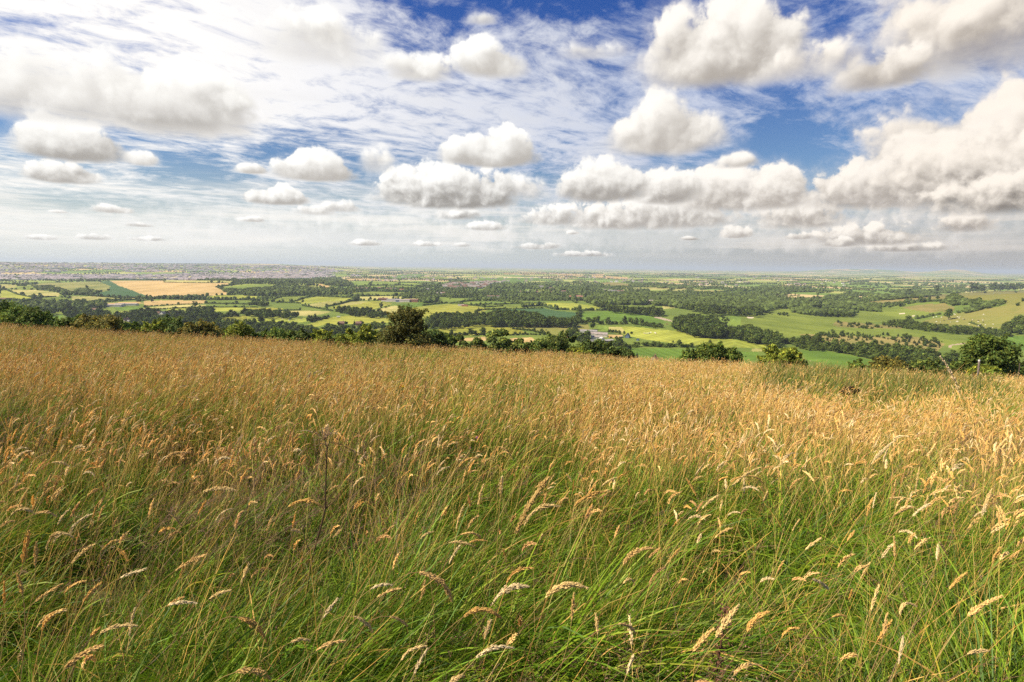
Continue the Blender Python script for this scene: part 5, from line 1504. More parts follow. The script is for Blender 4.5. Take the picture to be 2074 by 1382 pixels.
def build_animals():
    G = np.random.default_rng(8)
    shw = grazing_mesh('sheep', (0.78, 0.74, 0.66), False)
    cw = [grazing_mesh('cow', c, True) for c in ((0.75, 0.72, 0.66), (0.05, 0.04, 0.035), (0.62, 0.50, 0.40))]
    sp5 = [(1090,568),(1058,577),(1145,575),(1225,597),(1290,540),(1300,546),(1355,565),(1325,572),(1345,585),(1390,592),(1400,600),(1325,627),(1175,610),(1092,626),(1135,630),(1250,630),(1495,603),(1485,620),(1562,628),(1560,612),(1610,610),(1615,632),(1622,545),(1725,654),(1565,672),(1460,652),(1585,655),(1640,664),(1720,694)]
    for i, (x, y) in enumerate(sp5):
        g = at(5, x, y)
        dark = i in (10, 12, 17, 21, 19)
        o = link('cow' if dark else 'sheep', cw[1] if dark else shw)
        o.location = g; o.rotation_euler = (0, 0, G.random() * 6.28)
        s = (2.1 if dark else 1.75) * (0.9 + 0.2 * G.random()) * (1.5 if i in (11, 4) else 1)
        o.scale = (s, s, s)
        tag(o, 'dark grazing cow among the white flock on the right hillside' if dark else 'white grazing sheep on the right hillside pasture', 'cow' if dark else 'sheep', 'dark cows on the right hillside' if dark else 'flock of sheep on the right hillside')
    for i, (x, y) in enumerate([(1172,679),(1182,680),(1193,679),(1212,676),(1222,673),(1256,674),(1262,682),(1205,679)]):
        g = at(3, x, y)
        o = link('cow', cw[0 if i % 3 else 2]); o.location = g; o.rotation_euler = (0, 0, G.random() * 6.28); o.scale = (2.0,) * 3
        tag(o, 'pale cow grazing in the mown pasture right of the farm', 'cow', 'cattle right of the farm')
    for i, (x, y) in enumerate([(458,617),(472,619),(580,628),(640,629),(430,665)]):
        g = at(3, x, y)
        o = link('sheep', shw); o.location = g; o.rotation_euler = (0, 0, G.random() * 6.28); o.scale = (1.9,) * 3
        tag(o, 'white sheep in the dull yellow pasture behind the farm', 'sheep', 'sheep behind the farm')
    for i, (x, y) in enumerate([(345,598),(290,590),(400,592),(440,588)]):
        g = at(2, x, y)
        o = link('sheep', shw); o.location = g; o.rotation_euler = (0, 0, G.random() * 6.28); o.scale = (1.9,) * 3
        tag(o, 'white sheep in the long yellow-green pasture left of the hawthorn', 'sheep', 'sheep in the long pasture')
    def car(name, loc, rz, mat, lab, tall=1.45, l=4.3, cat='car'):
        r = empty(name, loc, rz); tag(r, lab, cat)
        b = MB(); h = tall
        P = [(-l/2, 0.35), (l/2, 0.35), (l/2, 0.85), (l/2 - 0.9, 0.95), (l/2 - 1.5, h), (-l/2 + 0.5, h), (-l/2, 0.95)]
        n = len(P)
        V = np.array([(x, s * 0.85, z) for s in (-1, 1) for x, z in P])
        b.add(V, np.array([list(range(n))[::-1]])); b.add(V, np.array([list(range(n, 2 * n))]))
        b.add(V, np.array([(i, (i + 1) % n, n + (i + 1) % n, n + i) for i in range(n)]))
        link('body', b.build('body', mat), r)
        wn = MB(); wn.add(*box(-l/2 + 0.6, l/2 - 1.6, -0.87, 0.87, 0.98, h - 0.12)); link('windows', wn.build('windows', M_DARK), r)['kind'] = 'stuff'
        wb = MB(); wb.add(*tube([(0, -0.1, 0), (0, 0.1, 0)], [0.33, 0.33], 12)); wme = wb.build('wheel', M_DARK)
        for sx in (-l/2 + 0.8, l/2 - 0.8):
            for sy in (-0.8, 0.8):
                w = link('wheel', wme, r); w.location = (sx, sy, 0.33)
    car('van', at(3, 1117, 519), -0.3, M_WHITE, 'white van driving along the lane by the great wood', 2.2, 5.2, 'van')
    car('car', at(3, 1348, 604), -0.2, M_BRICK, 'red car at the bend of the lane by the dark round wood')
    car('tractor', at(3, 912, 712), 0.2, M_YELLOW, 'yellow farm loader standing in the farmyard', 2.6, 5.5, 'loader')
    car('pickup', at(3, 1000, 708), 0.1, M_BLUE, 'blue farm vehicle beside the straw-coloured yard', 1.9, 5.0, 'vehicle')
build_animals()

# ------------------------------------------------------------------ trees and bushes just beyond the crest of the meadow
NEAR = [
 # x of the middle, top y, half width (photo pixels), distance, kind, label
 (18, 617, 44, 62, 'bush', 'dark hedge tree at the far left above the meadow edge'),
 (70, 632, 26, 60, 'bush', 'lower bush right of the leftmost hedge tree'),
 (104, 643, 20, 64, 'bush', 'small bright bush behind the left meadow edge'),
 (142, 638, 24, 60, 'round', 'rounded dark green bush third from the left tree'),
 (192, 638, 30, 57, 'brown', 'brownish hawthorn bush on the left meadow edge'),
 (232, 650, 24, 60, 'bush', 'green bush just right of the brownish hawthorn'),
 (268, 658, 20, 62, 'bush', 'low bush in the dip of the left hedge'),
 (308, 653, 22, 60, 'bright', 'bright green young bush in the left hedge'),
 (348, 646, 32, 62, 'dark', 'dark dense bush in the left hedge'),
 (404, 655, 30, 54, 'brown', 'smooth rounded olive bush on the meadow edge'),
 (442, 672, 14, 60, 'bush', 'small low bush right of the olive bush'),
 (480, 658, 22, 58, 'bright', 'rounded green bush standing alone left of the gap'),
 (527, 672, 20, 60, 'bush', 'low dark bush right of the lone rounded one'),
 (572, 668, 27, 60, 'bush', 'broad green bush in the middle of the hedge'),
 (614, 671, 22, 58, 'dark', 'darker bush between two broad green ones'),
 (652, 670, 24, 58, 'bright', 'green bush with light top left of the gap'),
 (690, 682, 20, 64, 'bush', 'low bush in the shade left of the olive-topped one'),
 (728, 666, 36, 54, 'bright', 'olive-topped round bush left of the tall hawthorn'),
 (776, 690, 26, 60, 'bush', 'low grey-green bush at the foot of the hawthorn'),
 (824, 603, 63, 50, 'hawthorn', 'tall ragged hawthorn standing up from the meadow edge'),
 (868, 668, 34, 56, 'dark', 'dark bush against the right side of the hawthorn'),
 (902, 678, 22, 60, 'bush', 'rounded bush right of the hawthorn'),
 (930, 676, 20, 62, 'sparse', 'thin upright sapling right of the hawthorn'),
 (952, 682, 30, 60, 'sparse', 'loose bush with sky-lit gaps by the sapling'),
 (1016, 665, 32, 60, 'sparse', 'tall light ash tree with see-through crown'),
 (1052, 684, 28, 60, 'sparse', 'brown-green loose tree right of the ash'),
 (1090, 692, 26, 60, 'bush', 'dark bush between the loose tree and the big dark one'),
 (1132, 678, 44, 58, 'dark', 'big dark rounded tree left of the farm view'),
 (1172, 716, 30, 54, 'bright', 'low mixed bush under the big dark tree'),
 (1212, 694, 40, 56, 'dark', 'dark tree at the right end of the crest row'),
 (1258, 708, 24, 56, 'dark', 'lowest dark bush closing the crest row'),
 (1395, 712, 28, 58, 'bush', 'grey-green bush left of the wide crest bush'),
 (1455, 703, 56, 58, 'bush', 'wide bush behind the meadow edge right of the farm'),
 (1585, 705, 46, 48, 'bright', 'rounded olive bush alone on the meadow edge'),
 (1735, 729, 16, 56, 'bush', 'small dark shrub peeping over the tall grass'),
 (1800, 727, 36, 56, 'brown', 'low wide thorn bush above the tall grass'),
 (1880, 735, 44, 54, 'dark', 'dark low thicket left of the big right tree'),
 (1942, 741, 34, 54, 'bush', 'thorn thicket at the left foot of the big right tree'),
 (2014, 680, 50, 50, 'round', 'big rounded dark tree at the right end of the meadow'),
 (2066, 738, 26, 54, 'dark', 'dark bush under the right edge of the big tree'),
 (1996, 746, 34, 47, 'bright', 'leafy thicket in front of the big right tree'),
]
def build_near_trees():
    G = np.random.default_rng(31)
    tints = {'bush': (0.120, 0.165, 0.030), 'round': (0.100, 0.140, 0.026), 'dark': (0.092, 0.125, 0.028), 'bright': (0.185, 0.215, 0.030), 'brown': (0.165, 0.150, 0.034), 'hawthorn': (0.120, 0.120, 0.030), 'sparse': (0.145, 0.185, 0.042)}
    for i, (cx, ty, hw, D, kind, lab) in enumerate(NEAR):
        hw *= 1.0 if kind == 'hawthorn' or cx > 1300 else 1.35 if cx < 780 else 1.15
        d = pix_dir(cx, ty - (0 if kind == 'hawthorn' else 4))
        d = d / d[1]
        x, ztop = d[0] * D, CAM_Z + d[2] * D
        zb = float(terrain(x, D))
        h = ztop - zb
        w = hw / F_PX * D
        h = max(h, w * 1.1)
        r = empty('hawthorn_tree' if kind == 'hawthorn' else 'tree' if kind in ('sparse', 'dark') and h > 4.2 else 'bush', (x, D, zb))
        tag(r, lab, 'tree' if r.name.split('.')[0] != 'bush' else 'bush', 'trees and bushes along the meadow edge')
        tint = np.array(tints[kind]) * (1.3 if cx < 800 else 1.12)
        if kind == 'hawthorn':
            lob = []
            for k in range(46):           # a ragged cone, wide and dense below, thin above
                t = G.random() ** 1.25
                a = G.random() * 6.28
                rr = w * (1.0 - 0.72 * t) * (0.25 + 0.7 * G.random())
                lob.append((math.cos(a) * rr, math.sin(a) * rr, h * (0.04 + 0.74 * t), w * (0.34 - 0.17 * t) * (0.8 + 0.4 * G.random())))
            for k in range(40):           # shoots that stand out of the crown
                a = G.random() * 6.28
                t = 0.25 + 0.5 * G.random()
                out = 0.25 + 0.6 * G.random()
                base = np.array([math.cos(a) * w * out * (1 - 0.65 * t), math.sin(a) * w * out * (1 - 0.65 * t), h * (0.10 + 0.8 * t)])
                dirv = unit(np.array([math.cos(a) * out, math.sin(a) * out, 1.25 - out]))
                ln = h * (0.14 + 0.16 * G.random())
                for q in range(6):
                    lob.append((*(base + dirv * ln * (q + 0.5) / 5.0), w * 0.085 * (1.35 - 0.2 * q)))
            lob = np.array(lob)
            lob[:, 2] = np.minimum(lob[:, 2], h * (1.0 - 0.35 * np.hypot(lob[:, 0], lob[:, 1]) / w) - lob[:, 3] * 0.4)
            n, lf, core = 17000, 0.085, 0.40
        elif kind == 'sparse':
            lob = lobes_round(G, 22, w * 1.05, h * 0.85, h * 0.14, 0.85)
            lob[:, 3] *= 0.62
            lob[0, 3] *= 0.6
            n, lf, core = 4200, 0.13, 0.25
        else:
            lob = lobes_round(G, 22, w * 1.02, h * 0.96, 0.0, 0.82)
            lob[:, 3] *= 0.75 + 0.5 * G.random(len(lob))
            ex = []
            for k in range(16):           # twiggy tops that break the outline
                d_ = unit(G.normal(size=3)); d_[2] = abs(d_[2])
                p0 = np.array([d_[0] * w * 0.72, d_[1] * w * 0.72, h * 0.45 + d_[2] * h * 0.40])
                for q in range(3):
                    ex.append((*(p0 + d_ * (0.06 + 0.07 * q) * (w + h) * 0.6), w * (0.13 - 0.03 * q)))
            lob = np.vstack([lob, ex])
            n, lf, core = int(5200 + 2200 * w), 0.11, 0.60
        mb = crown(G, lob, n, lf, (1, 1, 0.95), tint, 0.38, core, 0.35)
        link('crown', mb.build('crown', M_LEAF), r)
        link('trunk', trunk_mesh(G, h * 0.62, 0.035 * h, lob[1:]), r)
build_near_trees()

def post(cx, ty, D, lab, rr, capped):
    d = pix_dir(cx, ty); d = d / d[1]
    x, zt = d[0] * D, CAM_Z + d[2] * D
    zb = float(terrain(x, D))
    r = empty('fence_post', (x, D, zb)); tag(r, lab, 'post')
    b = MB(); h = zt - zb
    V, F = tube([(0, 0, -0.3), (0.01, 0, h * 0.5), (-0.015, 0, h - 0.03), (-0.015, 0, h)], [0.075 * rr, 0.072 * rr, 0.068 * rr, 0.05 * rr], 9)
    b.add(V, F); b.add(V[-9:], np.array([list(range(9))]))
    link('shaft', b.build('shaft', M_POST if capped else M_BARK), r)
    if not capped: return
    c = MB(); c.add(*tube([(-0.015, 0, h - 0.12), (-0.015, 0, h + 0.01)], [0.078, 0.07], 9)); link('cap', c.build('cap', M_WHITE), r)
post(1984, 729, 43.0, 'weathered fence post with a pale top beside the big right tree', 1.0, True)
post(2066, 736, 45.0, 'thin dark post half hidden at the right end of the meadow', 0.6, False)

# ------------------------------------------------------------------ the meadow: blades, stems and seed heads
def curve_pts(base, length, th0, bend, az, T):
    """points and tangents of stems that leave the ground at th0 from the vertical and bend over by `bend`"""
    bend = np.where(np.abs(bend) < 1e-3, 1e-3, bend)[:, None]
    th = th0[:, None] + bend * T
    lx = length[:, None] * (np.cos(th0)[:, None] - np.cos(th)) / bend
    lz = length[:, None] * (np.sin(th) - np.sin(th0)[:, None]) / bend
    c, s = np.cos(az)[:, None], np.sin(az)[:, None]
    P = np.stack([base[:, 0:1] + lx * s, base[:, 1:2] + lx * c, base[:, 2:3] + lz], -1)
    Tn = np.stack([np.sin(th) * s, np.sin(th) * c, np.cos(th)], -1)
    return P, Tn

def ribbons(P, Tn, W, tw):
    """flat strips along curves; W (N,T) widths, tw (N,) twist of the flat side"""
    n, t, _ = P.shape
    ref = np.stack([np.cos(tw), np.sin(tw), 0.15 * np.ones_like(tw)], -1)[:, None]
    side = unit(np.cross(Tn, np.broadcast_to(ref, Tn.shape)))
    V = np.stack([P - side * W[..., None] * 0.5, P + side * W[..., None] * 0.5], 2)
    idx = (np.arange(n)[:, None] * t + np.arange(t - 1)[None]) * 2
    F = np.stack([idx, idx + 1, idx + 3, idx + 2], -1).reshape(-1, 4)
    return V.reshape(-1, 3), F

def meadow_points(rng, n, y0, y1, expo, u0=-1.08, u1=1.08):
    """ground points in the part of the meadow the picture can see; density ~ distance^-expo"""
    q = rng.random(n)
    if abs(expo - 2) < 1e-6:
        y = y0 * (y1 / y0) ** q
    else:
        k = 2 - expo
        y = (y0 ** k + q * (y1 ** k - y0 ** k)) ** (1 / k)
    x = y * rng.uniform(u0, u1, n) + rng.normal(size=n) * 0.12
    return x, y

def ground_z(x, y):
    return terrain(x, y)

PX = lambda cx, cy_: pix_dir(cx, cy_)
def meadow_at(cx, cy_, hgt):
    """point above the meadow, hgt metres over the ground, seen at a pixel of the photograph"""
    d = pix_dir(cx, cy_)
    d = d / d[1]
    s = np.geomspace(0.5, 60, 3000)
    zz = CAM_Z + d[2] * s - (terrain(d[0] * s, s) + hgt)
    i = int(np.argmax(zz < 0))
    return np.array([d[0] * s[i], s[i], CAM_Z + d[2] * s[i]])

HOLLOWS = [(meadow_at(490, 965, 0.2), 0.42, 0.97), (meadow_at(1195, 920, 0.2), 0.5, 0.4), (meadow_at(60, 1150, 0.2), 0.3, 0.4), (meadow_at(1850, 1050, 0.2), 0.35, 0.45)]
def height_mod(x, y):
    m_ = 0.42 + 0.70 * sstep(0.2, 0.75, vnoise(x * 1.0 + 40, y * 1.0 + 40, 21)) + 1.05 * (vnoise(x * 3.0, y * 3.0, 22) - 0.42)
    for c, r, k in HOLLOWS:
        m_ = m_ * (1 - k * np.exp(-((x - c[0]) ** 2 + (y - c[1]) ** 2) / r ** 2))
    return m_

def lean(x, y, rng, spread):
    base = 1.25 + 1.2 * (vnoise(x * 0.55 + 7, y * 0.55 + 3, 23) - 0.5) + 2.2 * (vnoise(x * 2.1 + 17, y * 2.1 + 13, 24) - 0.5)
    return base + rng.normal(size=len(x)) * spread * 1.75      # azimuth from +y towards +x: wind to the right

W_TALL = lambda x, y: sstep(0.40, 0.47, x / np.maximum(y, 0.1)) * sstep(0.93, 0.83, x / np.maximum(y, 0.1)) * sstep(13, 19, y)

def build_grass():
    rng = np.random.default_rng(3)
    B = MB()
    def blades(n, y0, y1, expo, hmin, hmax, w, wexp, seg, palette, bend, straw=0.0, lift=0.0, mask=None, tone=1.0):
        x, y = meadow_points(rng, n, y0, y1, expo)
        if mask is not None:
            k = rng.random(n) < mask(x, y)
            x, y = x[k], y[k]
        n_ = len(x)
        hm = height_mod(x, y)
        L = (hmin + (hmax - hmin) * rng.random(n_)) * hm
        th0 = 0.12 + 0.42 * rng.random(n_)
        bd = bend * (0.35 + 0.9 * rng.random(n_))
        az = lean(x, y, rng, 0.55)
        T = np.linspace(0, 1, seg + 1)[None]
        base = np.stack([x, y, ground_z(x, y) - 0.01], 1)
        P, Tn = curve_pts(base, L, th0, bd, az, T)
        ww = w * (0.6 + 0.8 * rng.random(n_)) * np.maximum(1, y / 3.0) ** wexp
        W = ww[:, None] * (0.75 + 0.6 * T - 1.27 * T ** 2.2)
        W = np.maximum(W, ww[:, None] * 0.04)
        V, F = ribbons(P, Tn, W, rng.random(n_) * 6.28)
        pal = np.array(palette)
        patch = vnoise(x * 0.8 + 3, y * 0.8 + 8, 25)
        ci = np.clip((rng.random(n_) * 0.62 + patch * 0.38) * len(pal), 0, len(pal) - 1).astype(int)
        c0 = pal[ci] * (0.75 + 0.5 * rng.random(n_))[:, None] * tone
        dry = (rng.random(n_) < straw)
        c0[dry] = np.array((0.58, 0.38, 0.12)) * (0.7 + 0.5 * rng.random(dry.sum()))[:, None]
        tip = c0 * (1.15, 1.08, 0.95) + (rng.random(n_) < 0.13)[:, None] * np.array((0.12, 0.075, 0.01))
        C = c0[:, None] * (1 - T[..., None]) + tip[:, None] * T[..., None]
        C = np.repeat(C.reshape(-1, 3), 2, 0)
        B.add(V, F, C)
    green = [(0.040, 0.095, 0.008), (0.062, 0.140, 0.010), (0.100, 0.195, 0.012), (0.145, 0.240, 0.014), (0.190, 0.265, 0.022), (0.080, 0.150, 0.038), (0.270, 0.250, 0.030)]
    olive = [(0.17, 0.22, 0.03), (0.27, 0.27, 0.05), (0.44, 0.34, 0.09), (0.58, 0.41, 0.14)]
    # leafy base, near to far
    blades(120000, 0.75, 7.0, 2.0, 0.28, 0.58, 0.0042, 0.55, 6, green, 1.35, 0.04)
    blades(24000, 0.75, 6.0, 2.0, 0.40, 0.74, 0.0065, 0.4, 7, green, 1.75, 0.02, tone=1.15)
    blades(6500, 0.75, 5.5, 1.7, 0.32, 0.66, 0.0088, 0.3, 9, green[1:6], 2.2, 0.04, tone=1.1)
    blades(100000, 5.0, 50.0, 1.55, 0.30, 0.66, 0.0055, 0.60, 4, green + olive, 1.0, 0.18)
    blades(60000, 12, 50.0, 1.3, 0.50, 0.92, 0.009, 0.55, 4, [(0.06, 0.11, 0.016), (0.085, 0.14, 0.02), (0.12, 0.14, 0.03), (0.20, 0.17, 0.06), (0.28, 0.19, 0.08)], 0.45, 0.06, mask=W_TALL)
    # dead and drying stalks
    x, y = meadow_points(rng, 9000, 1.2, 9.0, 0.7)
    n_ = len(x)
    L = (0.45 + 0.45 * rng.random(n_)) * (0.5 + 0.5 * height_mod(x, y))
    T = np.linspace(0, 1, 6)[None]
    P, Tn = curve_pts(np.stack([x, y, ground_z(x, y)], 1), L, 0.04 + 0.4 * rng.random(n_), 0.10 + 0.6 * rng.random(n_), lean(x, y, rng, 0.8), T)
    ww = (0.0011 + 0.0012 * rng.random(n_)) * np.maximum(1, y / 2.5) ** 0.6
    V, F = ribbons(P, Tn, np.broadcast_to(ww[:, None], P.shape[:2]) * (1.1 - 0.5 * T), rng.random(n_) * 6.28)
    pal = np.array([(0.60, 0.40, 0.12), (0.68, 0.48, 0.18), (0.50, 0.27, 0.08), (0.22, 0.11, 0.06), (0.44, 0.38, 0.09), (0.70, 0.42, 0.10)])
    C = pal[rng.integers(0, 6, n_)] * (0.75 + 0.5 * rng.random(n_))[:, None]
    B.add(V, F, np.repeat(C, P.shape[1] * 2, 0))
    # airy purple-brown bent panicles
    x, y = meadow_points(rng, 6600, 0.9, 9.0, 1.2)
    k = rng.random(len(x)) < 0.10 + 0.90 * sstep(0.48, 0.66, vnoise(x * 1.0 + 60, y * 1.0 + 20, 28))
    x, y = x[k], y[k]; n_ = len(x)
    L = 0.50 + 0.28 * rng.random(n_)
    az = lean(x, y, rng, 0.4)
    th0, bd = 0.15 + 0.35 * rng.random(n_), 0.5 + 0.6 * rng.random(n_)
    base = np.stack([x, y, ground_z(x, y)], 1)
    T = np.linspace(0, 1, 7)[None]
    P, Tn = curve_pts(base, L, th0, bd, az, T)
    cc = np.array([(0.17, 0.085, 0.06), (0.24, 0.13, 0.085), (0.30, 0.19, 0.12)])[rng.integers(0, 3, n_)] * (0.8 + 0.4 * rng.random(n_))[:, None]
    ws = 0.0018 * np.maximum(1, y / 2.5) ** 0.5
    V, F = ribbons(P, Tn, np.broadcast_to(ws[:, None], P.shape[:2]) * (1.2 - 0.7 * T), rng.random(n_) * 6.28)
    B.add(V, F, np.repeat(cc, 14, 0))
    nb = 26
    tb = 0.66 + 0.34 * rng.random((n_, nb))
    Pb, Tb = curve_pts(base, L, th0, bd, az, tb)
    Pb, Tb = Pb.reshape(-1, 3), Tb.reshape(-1, 3)
    dirs = unit(Tb + 0.75 * rng.normal(size=Tb.shape))
    ln = (0.012 + 0.035 * rng.random(len(Pb)) * (1.25 - tb.ravel()) / 0.5)
    Q = np.stack([Pb, Pb + dirs * ln[:, None]], 1)
    hw = np.repeat(0.0006 * np.maximum(1, y / 2.5) ** 0.5, nb)
    V, F = ribbons(Q, np.stack([dirs, dirs], 1), np.stack([hw, hw], 1), rng.random(len(Pb)) * 6.28)
    B.add(V, F, np.repeat(np.repeat(cc, nb, 0), 4, 0))
    V, F = leaf_quads(Q[:, 1], rng.normal(size=Pb.shape), np.repeat(0.0029 * np.maximum(1, y / 2.5) ** 0.5, nb) * (0.7 + 0.6 * rng.random(len(Pb))), rng)
    B.add(V, F, np.repeat(np.repeat(cc * 1.25, nb, 0), 4, 0))
    o = link('meadow_grass', B.build('meadow_grass', M_GRASS))
    tag(o, 'long green and straw-coloured grass of the meadow, bent to the right by the wind', 'grass', kind='stuff')

HEAD_PAL = np.array([(0.85, 0.57, 0.21), (0.89, 0.65, 0.28), (0.81, 0.50, 0.15), (0.84, 0.56, 0.22), (0.91, 0.72, 0.40), (0.68, 0.42, 0.17)])
def head_pieces(P, Tn, R, ln, wd, rng, solid):
    """spikelets set around an axis: P, Tn (m,3) axis points and directions, R their reach, ln/wd their size"""
    m_ = len(P)
    o = rng.normal(size=(m_, 3))
    o = unit(o - (o * Tn).sum(1)[:, None] * Tn)
    c = P + o * (R * (0.35 + 0.65 * rng.random(m_)))[:, None]
    ax = unit(Tn + o * (0.25 + 0.35 * rng.random(m_))[:, None])
    s1 = unit(np.cross(ax, o)); s2 = np.cross(ax, s1)
    a, b = ax * ln[:, None], None
    if solid:
        V = np.stack([c - a, c + s1 * wd[:, None] - 0.2 * a, c + s2 * wd[:, None] - 0.2 * a, c - s1 * wd[:, None] - 0.2 * a, c - s2 * wd[:, None] - 0.2 * a, c + a], 1).reshape(-1, 3)
        f = np.array([(0, 2, 1), (0, 3, 2), (0, 4, 3), (0, 1, 4), (5, 1, 2), (5, 2, 3), (5, 3, 4), (5, 4, 1)])
        F = (np.arange(m_)[:, None, None] * 6 + f[None]).reshape(-1, 3)
        return V, F, 6
    V = np.stack([c - a, c + s1 * wd[:, None], c + a, c - s1 * wd[:, None]], 1).reshape(-1, 3)
    return V, np.arange(4 * m_).reshape(-1, 4), 4

def head_profile(s):
    return np.clip(np.sin(PI * (0.10 + 0.86 * s)) ** 0.8, 0.05, 1)

def build_flowering():
    rng = np.random.default_rng(4)
    B = MB()
    def layer(n, y0, y1, expo, nsp, solid, ks, mask=None, hscale=1.0, bright=1.0):
        x, y = meadow_points(rng, n, y0, y1, expo)
        k = rng.random(n) < 0.25 + 0.75 * sstep(0.30, 0.55, vnoise(x * 0.7 + 90, y * 0.7 + 30, 27))
        k &= rng.random(n) < 0.18 + 0.82 * sstep(0.28, 0.62, vnoise(x * 0.22 + 31, y * 0.13 + 57, 29))    # drifts of thinner and thicker flowering
        if mask is not None: k &= mask(x, y, rng)
        x, y = x[k], y[k]; n_ = len(x)
        hm = 0.55 + 0.45 * height_mod(x, y)
        L = (0.50 + 0.30 * rng.random(n_)) * hm * hscale
        az = lean(x, y, rng, 0.45)
        th0, bd = 0.02 + 0.22 * rng.random(n_), 0.08 + 0.42 * rng.random(n_)
        base = np.stack([x, y, ground_z(x, y)], 1)
        T = np.linspace(0, 1, 5)[None]
        P, Tn = curve_pts(base, L, th0, bd, az, T)
        far = np.maximum(1, y / ks) ** 0.5
        sw = 0.0015 * far
        V, F = ribbons(P, Tn, np.broadcast_to(sw[:, None], P.shape[:2]) * np.ones_like(T), rng.random(n_) * 6.28)
        sc = np.array([(0.62, 0.42, 0.12), (0.68, 0.48, 0.18), (0.42, 0.38, 0.08), (0.64, 0.36, 0.11)])[rng.integers(0, 4, n_)]
        B.add(V, F, np.repeat(sc, 10, 0))
        top, th1 = P[:, -1], th0 + bd
        HL = (0.050 + 0.055 * rng.random(n_)) * far ** 0.25
        HR = (0.0044 + 0.0042 * rng.random(n_)) * far ** 0.62
        hb = np.where(rng.random(n_) < 0.62, 0.6 + 1.2 * rng.random(n_), 0.05 + 0.3 * rng.random(n_))
        col = HEAD_PAL[rng.integers(0, 6, n_)] * (0.8 + 0.35 * rng.random(n_))[:, None] * bright
        if nsp:
            s = rng.random((n_, nsp))
            Pa, Ta = curve_pts(top, HL, th1, hb, az, s)
            R = HR[:, None] * head_profile(s)
            ln = (0.0042 + 0.0022 * rng.random((n_, nsp))) * far[:, None] ** 0.7
            wd = (0.0013 + 0.0008 * rng.random((n_, nsp))) * far[:, None] ** 0.9
            V, F, kk = head_pieces(Pa.reshape(-1, 3), Ta.reshape(-1, 3), R.ravel(), ln.ravel(), wd.ravel(), rng, solid)
            C = np.repeat(col, nsp, 0) * (0.75 + 0.5 * rng.random(n_ * nsp))[:, None]
            B.add(V, F, np.repeat(C, kk, 0))
        # a soft inner body so the head is not hollow
        s = np.linspace(0, 1, 5)[None] * np.ones((n_, 1))
        Pa, Ta = curve_pts(top, HL, th1, hb, az, s)
        W = 2 * HR[:, None] * head_profile(s) * (0.62 if nsp else 1.0) * (1 + 0.25 * rng.normal(size=(n_, 5)))
        tw = rng.random(n_) * 6.28
        for dt in (0, PI / 2):
            V, F = ribbons(Pa, Ta, np.abs(W), tw + dt)
            B.add(V, F, np.repeat(col * 0.85, 10, 0))
    layer(420, 1.1, 3.4, 0.3, 64, True, 3.0)
    layer(1100, 2.3, 4.2, 0.2, 50, True, 3.0, bright=1.1)
    layer(10500, 3.6, 9.0, 0.2, 16, False, 3.0)
    layer(105000, 8.0, 51.0, 0.95, 3, False, 3.0, mask=lambda x, y, r: r.random(len(x)) > 0.82 * W_TALL(x, y))
    layer(2600, 15.0, 50.0, 1.0, 6, False, 3.0, mask=lambda x, y, r: r.random(len(x)) < W_TALL(x, y), hscale=1.25, bright=0.75)
    o = link('seeding_grass', B.build('seeding_grass', M_HEAD))
    tag(o, 'countless straw-coloured seeding grass heads filling the meadow', 'grass', kind='stuff')

